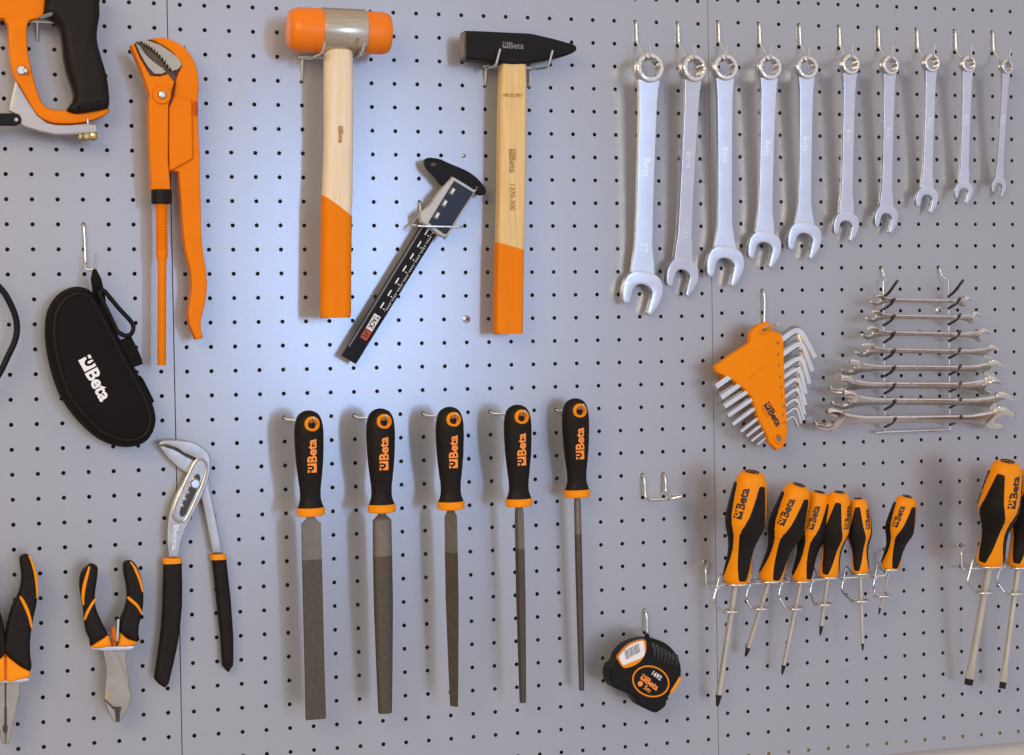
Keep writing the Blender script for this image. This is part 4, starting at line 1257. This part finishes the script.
g = text2d('LIFE', 0.03); gw = max(x for x, y in g[0])
print_on('brand_word', ([(x * (Lb * 0.052 / (gw * sz)), y) for x, y in g[0]], g[1]), org + u * Lb * 0.210 + wd * 0.43, -u, wn, sz, 'black_print', beam, n=NEAR, lift=0.0005)
h = hole_near(420, 203.5)
bm = NB()
zc = W(430, 226, D + 0.013).z
xa_, xb_ = W(419, 226, D + 0.012).x, W(458, 227, D + 0.012).x
tube(bm, fillet(root(h) + [h + Vector((0.0, -0.006, -0.012)), Vector((xa_ - 0.002, -0.010, zc + 0.003)), Vector((xa_ - 0.002, -D - 0.013, zc)), Vector((xb_ + 0.004, -D - 0.013, zc - 0.001)), Vector((xb_ + 0.006, -D - 0.004, zc)), Vector((xb_ + 0.004, -0.010, zc)), Vector((xb_ - 0.002, -0.003, zc + 0.002)), Vector((xb_ - 0.002, 0.008, zc + 0.002))], 0.005, 4), 0.0013, 8)
tag(link('wire_hook', bm, 'wire', sharp=60), 'bent wire hook holding the digital caliper by its housing', 'hook')

# ================================================================== HEX KEYS IN HOLDER
D = 0.036
t = thing('hex_key_holder', W(760, 375, D), 'orange plastic fan-shaped hex key holder with black logo', 'holder')
ho = [(759.4, 324.2), (766.5, 321.7), (771, 323.6), (773, 330.2), (782, 333.7), (783.9, 340), (784.8, 368), (785.6, 394.5), (787.4, 418), (788, 432.6), (785.8, 443.6), (782.5, 447.5), (777.3, 450.4), (769.6, 442.6), (766.3, 432.6), (759.4, 420), (752.2, 397), (744, 388.5), (729.6, 377.8), (716.7, 372), (716, 366), (733, 354), (750.5, 342.6), (751, 333)]
bm = NB()
pts = px_poly(ho, D)
solid(bm, pts, D, D - 0.011, wall_fn, 0.0022, 3)
hold = link('holder_body', bm, 'orange_plastic', t, sharp=50)
bm = NB()   # eyelet windows: raised rims round the painted dark patches
for (c, rx, ry, rot) in (((764.2, 330.2), 3.9, 2.6, 35), ((778.6, 438.4), 3.4, 4.9, 25)):
    pts = []
    for j in range(20):
        a = 2 * pi * j / 20
        x, y = rx * cos(a), ry * sin(a); r_ = radians(rot)
        pts.append((c[0] + x * cos(r_) + y * sin(r_), c[1] - x * sin(r_) + y * cos(r_)))
    tube(bm, [W(x, y, D + 0.0004) for x, y in pts], 0.0014, 8, closed=True)
link('eyelet_rim', bm, 'orange_plastic', t)
bm = NB()
for (c, rx, ry, rot) in (((764.2, 330.2), 3.9, 2.6, 35), ((778.6, 438.4), 3.4, 4.9, 25)):
    pts = []
    for j in range(20):
        a = 2 * pi * j / 20
        x, y = rx * cos(a), ry * sin(a); r_ = radians(rot)
        pts.append((c[0] + x * cos(r_) + y * sin(r_), c[1] - x * sin(r_) + y * cos(r_)))
    plate(bm, pts, D + 0.0003, D - 0.001, 0.0)
link('eyelet_shade', bm, 'grey_print', t)  # flat dark patches stand in for the shade in the eyelets
o = W(763.5, 405.2, D); e = W(775.6, 425, D); u = (e - o).normalized(); v = Vector((-u.z, 0, u.x)); v = v if v.x > 0 else -v
print_on('logo', GEO['logo'], o, u, v, (e - o).length / 3.3, 'black_print', hold, n=NEAR, lift=0.0004)
print_on('type_number', text2d('96/SC9', 0.0), W(760.8, 407.5, D), u, v, 3.0 * kz(760, 400, D), 'red_print', hold, n=NEAR, lift=0.0003)
for i, (x, y, s) in enumerate(((777.7, 342.5, '10'), (778.6, 354, '8'), (779.6, 364.8, '6'), (780.6, 376.5, '5'), (781.4, 386.5, '4'), (782.4, 396, '3'), (783, 405.5, '2.5'), (783.4, 414.5, '2'), (783.8, 422.5, '1.5'))):
    print_on('size_number', text2d(s, 0.0), W(x - 1.2, y + 1.6, D), (1, 0, 0), (0, 0, 1), 2.6 * kz(780, 380, D), 'black_print', hold, n=NEAR, lift=0.0003)
bm = NB()   # moulded relief on the holder face
for (a, b) in (((749, 378), (753, 373)), ((754, 374), (759, 368)), ((760, 370), (765, 364))):
    tube(bm, [W(*a, D + 0.0002), W(*b, D + 0.0002)], 0.0007, 6)
link('moulded_relief', bm, 'orange_plastic', t)
KEYS = [((714.5, 386.5), (797.5, 327.0), (813.3, 357.5), 8.0), ((719.8, 397.5), (800.0, 341.0), (810.8, 371), 7.2), ((723.4, 406.5), (800.4, 355.5), (808, 383.4), 6.4), ((727, 415.8), (798.4, 366.5), (804.8, 393.4), 5.6),
        ((731.8, 424.4), (797.2, 376.5), (804.6, 405), 4.9), ((740, 431.6), (797, 387), (804, 414), 4.2), ((746, 436.4), (796, 397), (803.3, 419.6), 3.5), ((751, 441), (796, 406), (801, 423.2), 2.9), ((757, 444.6), (793, 414.6), (798, 426.8), 2.3)]
KO = ['thickest', 'second thickest', 'third thickest', 'fourth thickest', 'middle-sized', 'fourth thinnest', 'third thinnest', 'second thinnest', 'thinnest']
KD = 0.0305
for i, (a, b, c, th) in enumerate(KEYS):
    k = kz(760, 380, KD)
    kd = KD
    pts = fillet([W(*a, kd), W(*b, kd), W(*c, kd)], 0.010 * (0.5 + th / 12), 6)
    bm = NB(); tube(bm, pts, th * k / 2 * 1.28, 6)
    tag(link('hex_key', bm, 'nickel', sharp=25), f'{KO[i]} hex key in the orange holder', 'hex key', 'hex keys fanned in the orange holder')
h = hole_near(761, 291.5)
c = W(764, 329, D + 0.002)
hook(root(h) + [h + Vector((0.0005, -0.005, -0.008)), h + Vector((0.0, -0.004, -0.040)), Vector((c.x - 0.003, -0.020, c.z + 0.002)), Vector((c.x - 0.001, -D - 0.004, c.z + 0.001)), Vector((c.x + 0.006, -D - 0.024, c.z + 0.005))], 'wire hook holding the orange hex key holder by its eyelet', r=0.0014)

# ================================================================== SCREWDRIVERS
def screwdriver(top, bot, tip, d_top, d_tip, wmax, sh_w, roll, tipkind, label, ring_seg=60, logo_at=0, tip_len=None):
    """top/bot/tip: handle top, handle bottom, blade tip in the photo"""
    Pt = W(top[0], top[1], d_top); Pe = W(tip[0], tip[1], d_tip)
    ez = (Pt - Pe).normalized()
    # handle end: the point of the axis seen at bot's height
    best = None
    for i in range(2001):
        f = i / 2000; p = Pt + (Pe - Pt) * f
        q = RC @ (p - CAM); y = 377.5 + F * q.y / q.z
        if best is None or abs(y - bot[1]) < best[0]: best = (abs(y - bot[1]), p)
    Pb = best[1]
    toC = (CAM - Pb).normalized()
    m = frame(Pb, ez, toC)
    HL = (Pt - Pb).length; BL = (Pb - Pe).length
    kx = (W(bot[0] + 5, bot[1], 0.05) - W(bot[0] - 5, bot[1], 0.05)).length / 10 * 0.93
    R = wmax * kx / 2
    t = thing('screwdriver', Pb, label, 'screwdriver', 'screwdrivers with orange and black handles')
    # u from 0 at the cap to 1 at the collar
    key = [(0.0, 0.42), (0.012, 0.56), (0.03, 0.66), (0.06, 0.74), (0.12, 0.82), (0.20, 0.885), (0.30, 0.95), (0.38, 0.995), (0.44, 1.0), (0.50, 0.93), (0.56, 0.80), (0.62, 0.69), (0.68, 0.62), (0.76, 0.61), (0.84, 0.645), (0.90, 0.67), (0.945, 0.68), (0.97, 0.64), (0.99, 0.54), (1.0, 0.42)]
    def rad(u):
        u = min(max(u, 0), 1)
        for (a, ra), (b, rb) in zip(key[:-1], key[1:]):
            if u <= b:
                f = (u - a) / (b - a); f = f * f * (3 - 2 * f) if 0.05 < u < 0.9 else f
                return (ra + (rb - ra) * f) * R
        return key[-1][1] * R
    rl = radians(roll)
    def surf(th, u, lift=0.0):
        lob = 1 + 0.035 * cos(3 * th) * min(1, 4 * u) * min(1, 4 * (1 - u))
        r = rad(u) * lob + lift
        a = th + rl                       # th = 0 faces the viewer for roll 0
        return m @ Vector((r * sin(a), -r * cos(a), HL * (1 - u)))
    bm = NB(); us = [0, 0.006, 0.012, 0.02, 0.03, 0.045, 0.06, 0.09] + [0.12 + 0.02 * i for i in range(42)] + [0.97, 0.98, 0.99, 1.0]
    rings = [[surf(2 * pi * j / 48, u) for j in range(48)] for u in us]
    loft(bm, rings)
    h = link('handle', bm, 'yellow_orange', t, sharp=60)
    # three rubber panels between orange bands; the bands (with the print) lie at th = 0, 120, 240
    hk = [(0.085, 0.20), (0.12, 0.30), (0.25, 0.46), (0.35, 0.58), (0.44, 0.76), (0.50, 0.90), (0.56, 0.93), (0.66, 0.86), (0.76, 0.74), (0.84, 0.58), (0.92, 0.38), (0.955, 0.26)]
    for p in range(3):
        c0 = pi / 3 + p * 2 * pi / 3
        bm = NB(); rings = []
        nu = 30; nt_ = 14
        grid = []
        for i in range(nu + 1):
            u = 0.085 + (0.955 - 0.085) * i / nu
            for (a, ha), (b, hb) in zip(hk[:-1], hk[1:]):
                if u <= b + 1e-9:
                    hw = ha + (hb - ha) * (u - a) / (b - a); break
            skew = 0.42 * (0.5 - u)
            row = []
            for j in range(nt_ + 1):
                f = j / nt_ * 2 - 1
                edge = 1 - max(abs(f), abs(i / nu * 2 - 1)) ** 14
                row.append(bm.verts.new(surf(c0 + skew + f * hw, u, -0.0004 + 0.0012 * (1 - max(0, abs(f)) ** 10) * (1 if 0 < i < nu else 0))))
            grid.append(row)
        for a, b in zip(grid[:-1], grid[1:]):
            for j in range(nt_):
                bm.faces.new((a[j], a[j + 1], b[j + 1], b[j]))
        link('grip_panel', bm, 'black', h, sharp=60)
    # print on two of the bands
    ls = R * 0.43
    for p in range(3):
        bm = NB()
        c0 = p * 2 * pi / 3
        def fn(x, y):
            u = 0.385 - (x * ls) / HL
            th = c0 - 0.10 + 0.42 * (0.5 - u) + (0.52 - y) * ls / rad(u)
            return surf(th, u, 0.0004)
        put2d(bm, GEO['logo'], fn)
        link('logo', bm, 'black_print', h, flat=True)
    # cap badge
    bm = NB()
    mt = m @ Matrix.Translation((0, 0, HL))
    for q in range(2):
        tube(bm, [mt @ Vector((R * 0.30 * cos(2 * pi * j / 24), R * 0.30 * sin(2 * pi * j / 24), 0.0001)) for j in range(24)], R * 0.05, 6, closed=True) if q == 0 else None
    bmesh.ops.create_cube(bm, size=1, matrix=mt @ Matrix.Translation((0, 0, 0.0003)) @ Matrix.Diagonal((R * 0.3, R * 0.1, 0.0006, 1)))
    link('cap_badge', bm, 'black_print', h)
    # blade and tip
    rs = sh_w * kx / 2 * 1.0
    tl = tip_len if tip_len else 0.011
    mz = Matrix.Identity(4)
    bm = NB()
    if tipkind == 'slot':
        lathe(bm, [(rs, -0.004 + 0.008), (rs, -BL * 0.78), (rs, -BL + 0.030)], m, 24)
        loft(bm, [[m @ Vector((x, y, z)) for x, y in rrect(w, th, min(w, th) * 0.4, 3)] for (z, w, th) in ((-BL + 0.031, rs * 2, rs * 2), (-BL + 0.020, rs * 2.3, rs * 1.5), (-BL + 0.010, rs * 2.5, rs * 0.8), (-BL + 0.007, rs * 2.45, rs * 0.7))])
        link('blade', bm, 'steel_shaft', t)
        bm = NB()
        loft(bm, [[m @ Vector((x, y, z)) for x, y in rrect(w, th, min(w, th) * 0.3, 2)] for (z, w, th) in ((-BL + 0.008, rs * 2.5, rs * 0.85), (-BL + 0.001, rs * 2.3, rs * 0.45), (-BL, rs * 2.2, rs * 0.4))])
        link('blade_tip', bm, 'tip_black', t)
    else:
        lathe(bm, [(rs, 0.004), (rs, -BL + tl)], m, 24)
        link('blade', bm, 'steel_shaft', t)
        bm = NB()
        cross = lambda a: 1 - 0.22 * (0.5 + 0.5 * cos(4 * a))
        lathe(bm, [(rs * 1.02, -BL + tl + 0.0003), (rs * 1.02, -BL + tl * 0.75)], m, 32)
        lathe(bm, [(rs * 1.02, -BL + tl * 0.76), (rs * 0.95, -BL + tl * 0.5), (rs * 0.62, -BL + tl * 0.12), (rs * 0.35, -BL)], m, 32, shape=cross)
        link('blade_tip', bm, 'tip_black', t)
    return Pt, Pb, Pe, R

SD = [((752.3, 472), (736.3, 584), (717.3, 706), 0.074, 0.020, 39, 6.0, -20, 'cross', 'largest screwdriver of the group of six, its thick blade reaching lowest'),
      ((799, 485), (769, 581.5), (745.5, 656.5), 0.072, 0.016, 35, 4.9, -16, 'cross', 'second screwdriver of the six, leaning furthest sideways, next to the largest'),
      ((819.4, 492.2), (802, 581.5), (782, 674.5), 0.056, 0.018, 30, 4.2, -4, 'cross', 'third screwdriver of the six, half hidden behind the neighbouring handle'),
      ((839.4, 492.3), (828.4, 577.5), (820.2, 635.2), 0.064, 0.034, 28.5, 3.9, 52, 'cross', 'screwdriver of the six with a short blade and its black panel facing out'),
      ((858, 498.8), (860, 574), (862.8, 650.6), 0.056, 0.050, 24, 2.9, 46, 'cross', 'slim screwdriver with a thin straight vertical blade, fifth of the six'),
      ((907.2, 496.6), (891.9, 569.6), (878.6, 614.6), 0.060, 0.026, 27, 2.4, -18, 'cross', 'smallest screwdriver standing apart at the end of the rack of six'),
      ((1007.5, 461.5), (992.5, 566.5), (968.3, 685), 0.084, 0.020, 38, 6.8, 36, 'slot', 'thick flat-blade screwdriver in the second rack, fully in view'),
      ((1031, 470), (1017.6, 567.5), (1002.3, 688.5), 0.054, 0.022, 32, 5.2, 60, 'slot', 'flat-blade screwdriver whose handle is cut off by the picture edge')]
SDO = []
for a in SD:
    tl = 0.0135 if a[6] > 5 else (0.011 if a[6] > 3.5 else 0.008)
    SDO.append(screwdriver(*a, tip_len=tl))

def sd_rack(idx, bar, label, vert):
    """rack of wire double loops: bar = px of left hook top, left bar end, right bar end"""
    (hx, hy), (lx, ly), (rx, ry), more = bar
    BD = 0.014
    h = hole_near(hx, hy)
    A = W(lx, ly, BD); B = W(rx, ry, BD)
    t = thing('screwdriver_rack', (A + B) / 2, label, 'rack', 'wire screwdriver racks')
    bm = NB()
    z = (A.z + B.z) / 2; A.z = B.z = z
    pts = [Vector((h.x, 0.010, h.z - 0.004)), Vector((h.x, 0.003, h.z)), Vector((h.x + 0.001, -0.006, h.z)), Vector((A.x, -BD, h.z - 0.006)), A, B]
    if more:
        h2 = hole_near(*more)
        pts += [Vector((B.x + 0.001, -BD, h2.z - 0.006)), Vector((h2.x, -0.006, h2.z)), Vector((h2.x, 0.003, h2.z)), Vector((h2.x, 0.010, h2.z - 0.004))]
    tube(bm, fillet(pts, 0.004, 4), 0.0015, 8)
    link('cross_bar', bm, 'wire', t, sharp=60)
    for j, i in enumerate(idx):
        Pt, Pb, Pe, R = SDO[i]
        ax = (Pe - Pb).normalized()
        zl = Pb.z - 0.030
        s = (Pb.z - zl) / -ax.z
        cl = Pb + ax * s                     # where the blade passes the lower loop
        (ax1, ay1), (ax2, ay2) = vert[j]
        top = W(ax1, ay1, 0.028); low = W(ax2, ay2, 0.030)
        bm = NB()
        def loop(c, r, start, n=18):
            a0 = atan2(start.y - c.y, start.x - c.x)
            return [Vector((c.x + r * cos(a0 + 2 * pi * 0.86 * q / n), c.y + r * sin(a0 + 2 * pi * 0.86 * q / n), c.z)) for q in range(n + 1)]
        rl_ = 0.0098
        cu = Vector((Pb.x, Pb.y, Pb.z + 0.0005))
        ru = max(R * 0.66, 0.0075)
        lo = loop(Vector((cl.x - 0.002, cl.y - 0.001, cl.z)), rl_, Vector((cl.x - 0.01, cl.y + 0.002, cl.z)))
        upl = loop(cu, ru, Vector((cu.x - 0.01, cu.y + 0.003, cu.z)))
        path = lo[::-1] + [Vector((low.x, -0.031, low.z + 0.001)), Vector((low.x, -0.027, low.z + 0.004)), Vector((top.x, -0.026, top.z - 0.003)), Vector((top.x + 0.001, -0.029, top.z))] + upl
        tube(bm, fillet(path, 0.003, 2), 0.0013, 8)
        # stay from the cross bar out to the upright
        zz = z
        f = (zz - low.z) / (top.z - low.z)
        tube(bm, [Vector((low.x + (top.x - low.x) * f + 0.001, -BD, zz)), Vector((low.x + (top.x - low.x) * f, -0.030, zz))], 0.0013, 8)
        link('wire_loop', bm, 'wire', t, sharp=60)
    return t
sd_rack(range(6), ((706.5, 563.5), (706, 587.3), (886, 574.5), (880.5, 551.5)), 'wire screwdriver rack holding six screwdrivers',
        [((720.4, 573.5), (714.5, 604)), ((751, 574.4), (747, 602)), ((783, 574), (779.8, 600)), ((813.9, 568.5), (811.3, 597.5)), ((846, 566), (842.7, 593.4)), ((877.7, 561.7), (874.4, 591))])
sd_rack((6, 7), ((959.5, 545.5), (961.6, 570), (1050, 563), None), 'wire screwdriver rack with two flat-blade screwdrivers, cut off by the picture edge',
        [((974, 557), (968.5, 586)), ((1003, 556), (998, 585))])

# ================================================================== EMPTY DOUBLE HOOK
h1 = hole_near(642.4, 474.5); h2 = hole_near(663, 474.5)
bm = NB()
ls_ = W(645, 499, 0.006); rs_ = W(665.5, 495, 0.006)
tp = W(683, 496.5, 0.060)
tube(bm, fillet(root(h1) + [h1 + Vector((0.0005, -0.006, -0.007)), Vector((ls_.x, -0.006, ls_.z + 0.002)), Vector((ls_.x + 0.004, -0.012, ls_.z - 0.001)), Vector((tp.x - 0.0125, -0.052, tp.z - 0.003)), Vector((tp.x - 0.001, -0.058, tp.z)), Vector((tp.x, -0.056, tp.z + 0.001)), Vector((rs_.x + 0.003, -0.014, rs_.z)), Vector((rs_.x, -0.006, rs_.z + 0.003)), h2 + Vector((0.0005, -0.006, -0.007))] + root(h2)[::-1], 0.004, 4), 0.0016, 8)
tag(link('double_hook', bm, 'wire', sharp=60), 'empty double wire hook on bare board beside the round file', 'hook')

# ================================================================== TAPE MEASURE
D = 0.050
t = thing('tape_measure', W(648, 680, D - 0.02), 'black and orange pocket tape measure hung tilted below the empty hook', 'tape measure')
bo = [(646.3, 639.2), (656, 639.6), (664, 642.2), (671, 647), (677.6, 655), (681.2, 664), (682, 672), (681, 681), (676, 689), (671, 694.6), (667.6, 699.6), (666.8, 705.8), (662, 710.4), (657, 713.4), (652.4, 712.2), (646, 709), (639.6, 705.4), (634.8, 697.8), (629, 694), (622.8, 691.6), (616, 688.6), (612.6, 685), (610.2, 678), (610.6, 670), (613, 665.4), (617.4, 662), (619.2, 656), (624.6, 648.6), (633, 643)]
bm = NB()
p = cr(px_poly(bo, D), 2, True, corners=(13, 24))
solid(bm, p, D, D - 0.026, wall_fn, 0.004, 4)
bd = link('case_body', bm, 'black_paint', t)
bm = NB()   # orange side window with the price label
plate(bm, [(618.2, 658), (620.5, 654), (626.5, 647.2), (634, 642.4), (645, 639.8), (646.8, 645), (646.4, 652), (643, 659.2), (637, 664.6), (630, 667.6), (624.6, 668.4), (620.8, 664.8)], D + 0.0016, D - 0.006, 0.0016, smooth=2)
lb = link('side_window', bm, 'yellow_orange', t)
bm = NB()
plate(bm, [(619.2, 657), (622, 652.8), (628, 646.8), (635.6, 642.6), (643, 641), (644.4, 647.5), (644.4, 655.8), (636, 660.4), (629, 663), (623.6, 665.4), (621, 662)], D + 0.0020, D + 0.0012, 0.0002, smooth=2)
lab_ = link('paper_label', bm, 'white_print', lb)
bm = NB()
for i in range(13):
    x0 = 624.4 + i * 1.15; y0 = 650.8 - i * 0.62
    wdt = (0.35, 0.7, 0.35, 0.5)[i % 4]
    plate(bm, [(x0, y0), (x0 + wdt, y0 - 0.2), (x0 + wdt + 1.6, y0 + 8.6), (x0 + 1.6, y0 + 8.9)], D + 0.0022, D + 0.0018, 0.0)
link('barcode', bm, 'black_print', lab_, flat=True)
bm = NB()   # ribbed thumb rest
for i in range(7):
    f = i / 6
    a = (652.0 + 23.6 * f, 641.0 + 11.5 * f + 3 * f * f); b = (654.4 + 20.6 * f, 657.4 + 8.6 * f)
    c = ((a[0] + b[0]) / 2 + 1.2, (a[1] + b[1]) / 2)
    tube(bm, [W(*a, D - 0.0035), W(*c, D + 0.0002), W(*b, D - 0.0005)], [0.0026, 0.0030, 0.0012], 10)
link('ribbed_grip', bm, 'rib_gloss', t)
bm = NB()
cO = W(650.8, 681.4, D); uu = (W(669, 688, D) - W(632.5, 675, D)).normalized(); vv = Vector((-uu.z, 0, uu.x))
a_, b_ = 20.2 * kz(650, 680, D) * 0.98, 14.6 * kz(650, 680, D)
tube(bm, [cO + uu * a_ * cos(2 * pi * j / 48) * 1.0 + vv * b_ * sin(2 * pi * j / 48) + NEAR * 0.0002 for j in range(48)], 0.0009, 6, closed=True)
link('badge_ring', bm, 'yellow_orange', bd)
tu = (W(661.5, 690, D) - W(645.5, 678.2, D)).normalized(); tv = Vector((-tu.z, 0, tu.x)); tv = tv if tv.z > 0 else -tv
k = kz(650, 680, D)
print_on('badge_logo', logo2d('Beta', True, 0.03), W(639.8, 678.6, D), tu, tv, 6.0 * k, 'print_orange', bd, n=NEAR, lift=0.0005)
print_on('badge_number', text2d('1692', 0.02), W(651.5, 674.2, D), tu, tv, 4.4 * k, 'white_print', bd, n=NEAR, lift=0.0005)
print_on('badge_length', text2d('5m', 0.02), W(643.2, 688.4, D), tu, tv, 4.6 * k, 'print_orange', bd, n=NEAR, lift=0.0005)
bm = NB()
lathe(bm, [(2.7 * k, 0), (2.7 * k, 0.0005)], frame(W(640.2, 683.6, D), NEAR, (0, 0, 1)), 20)
link('badge_dot', bm, 'print_orange', bd)
bm = NB()
plate(bm, [(680.4, 676), (681.4, 680), (678, 686), (672.4, 693.2), (670.2, 694.8), (670.6, 691), (675, 684), (678.6, 678)], D + 0.0006, D - 0.010, 0.001)
link('orange_flash', bm, 'yellow_orange', bd)
bm = NB()   # belt clip / side lock seen on the near flank
plate(bm, [(612, 667), (616, 663.6), (619.6, 666), (620, 674), (616.5, 679.6), (612.6, 675)], D + 0.0006, D - 0.008, 0.0015, smooth=2)
link('lock_button', bm, 'black_gloss', t)
bm = NB()
plate(bm, [(645.8, 634.6), (649, 633.8), (650.6, 640.5), (646.8, 641.5)], D - 0.012, D - 0.016, 0.0004)
link('hanging_clip', bm, 'black_paint', t)
h = hole_near(643.8, 609.5)
e = W(645, 640, 0.030)
hook(root(h) + [h + Vector((0.0005, -0.006, -0.006)), h + Vector((0.0, -0.006, -0.026)), Vector((h.x + 0.001, -0.010, e.z + 0.006)), Vector((e.x, -0.034, e.z + 0.004)), Vector((e.x, -0.037, e.z + 0.009))], 'wire hook above the pocket tape measure', r=0.0016)

# ================================================================== SCREWS HOLDING THE BOARD
for (x, y, lab) in ((466.5, 160, 'small zinc screw near the caliper jaw tips'), (466.8, 320.8, 'zinc cross-head screw on bare board beside the hammer grip'), (936.5, 311, 'zinc cross-head screw behind the open-end wrenches')):
    h = hole_near(x, y)
    m = frame(h, NEAR, (0, 0, 1))
    t = thing('board_screw', h, lab, 'screw', 'screws fixing the boards')
    r = 0.0024 if '160' in str(y) else 0.0044
    bm = NB(); lathe(bm, [(r, -0.0004), (r * 0.96, 0.0008), (r * 0.75, 0.0016), (r * 0.3, 0.002), (r * 0.05, 0.0021)], m, 24)
    link('screw_head', bm, 'zinc', t)
    bm = NB()
    for q in (35, 125):
        bmesh.ops.create_cube(bm, size=1, matrix=m @ Matrix.Translation((0, 0, 0.0020)) @ Matrix.Rotation(radians(q), 4, 'Z') @ Matrix.Diagonal((r * 1.2, r * 0.25, 0.0006, 1)))
    link('cross_recess', bm, 'gap', t)  # dark bars on the head painted as the shade of the recess

# ------------------------------------------------------------------ light
def area(name, loc, target, size, power, col, sy=None, shape='RECTANGLE'):
    l = bpy.data.lights.new(name, 'AREA')
    l.shape = shape; l.size = size; l.size_y = sy or size
    l.energy = power; l.color = col
    o = bpy.data.objects.new(name, l); COL.objects.link(o)
    o.location = loc
    o.rotation_euler = (Vector(target) - Vector(loc)).to_track_quat('-Z', 'Y').to_euler()
    return o
TG = (0.25, 0, ZO - 0.35)
area('cool_lamp', (1.24, -4.5, ZO - 0.16), TG, 0.22, 21, (0.33, 0.55, 1.0), 1.05)
area('warm_lamp', (-1.3, -2.4, ZO + 0.5), (0.4, 0, ZO - 0.4), 1.4, 42, (1.0, 0.80, 0.54), 1.0)
wd_ = bpy.data.worlds.new('room'); SC.world = wd_; wd_.use_nodes = True
nt = wd_.node_tree
bg = nt.nodes['Background']
tc = nt.nodes.new('ShaderNodeTexCoord'); sp = nt.nodes.new('ShaderNodeSeparateXYZ')
nt.links.new(tc.outputs['Generated'], sp.inputs[0])
def ramp(sock, stops):
    mr = nt.nodes.new('ShaderNodeMapRange'); mr.inputs['From Min'].default_value = -1; mr.inputs['From Max'].default_value = 1
    nt.links.new(sock, mr.inputs['Value'])
    r = nt.nodes.new('ShaderNodeValToRGB'); r.color_ramp.interpolation = 'EASE'
    while len(r.color_ramp.elements) < len(stops): r.color_ramp.elements.new(0.5)
    for e, (p, c) in zip(r.color_ramp.elements, stops): e.position = p; e.color = (*c, 1)
    nt.links.new(mr.outputs['Result'], r.inputs['Fac'])
    return r.outputs['Color']
up = ramp(sp.outputs['Z'], [(0.0, (0.32, 0.275, 0.235)), (0.42, (0.32, 0.285, 0.26)), (0.62, (0.41, 0.365, 0.32)), (1.0, (0.52, 0.44, 0.36))])
back = ramp(sp.outputs['Y'], [(0.0, (0.19, 0.22, 0.30)), (0.14, (0.11, 0.125, 0.17)), (0.34, (0.0, 0.0, 0.0))])
right = ramp(sp.outputs['X'], [(0.45, (0.0, 0.0, 0.0)), (0.70, (0.075, 0.095, 0.17)), (1.0, (0.12, 0.15, 0.26))])
ad = nt.nodes.new('ShaderNodeMix'); ad.data_type = 'RGBA'; ad.blend_type = 'ADD'; ad.inputs['Factor'].default_value = 1
nt.links.new(up, ad.inputs['A']); nt.links.new(back, ad.inputs['B'])
ad2 = nt.nodes.new('ShaderNodeMix'); ad2.data_type = 'RGBA'; ad2.blend_type = 'ADD'; ad2.inputs['Factor'].default_value = 1
nt.links.new(ad.outputs['Result'], ad2.inputs['A']); nt.links.new(right, ad2.inputs['B'])
nt.links.new(ad2.outputs['Result'], bg.inputs['Color']); bg.inputs['Strength'].default_value = 1.25

SC.view_settings.view_transform = 'Standard'
SC.view_settings.look = 'None'
SC.view_settings.gamma = 1
SC.view_settings.use_curve_mapping = False
SC.view_settings.exposure = 0.0
for o in bpy.data.objects:
    if '_org' in o: del o['_org']
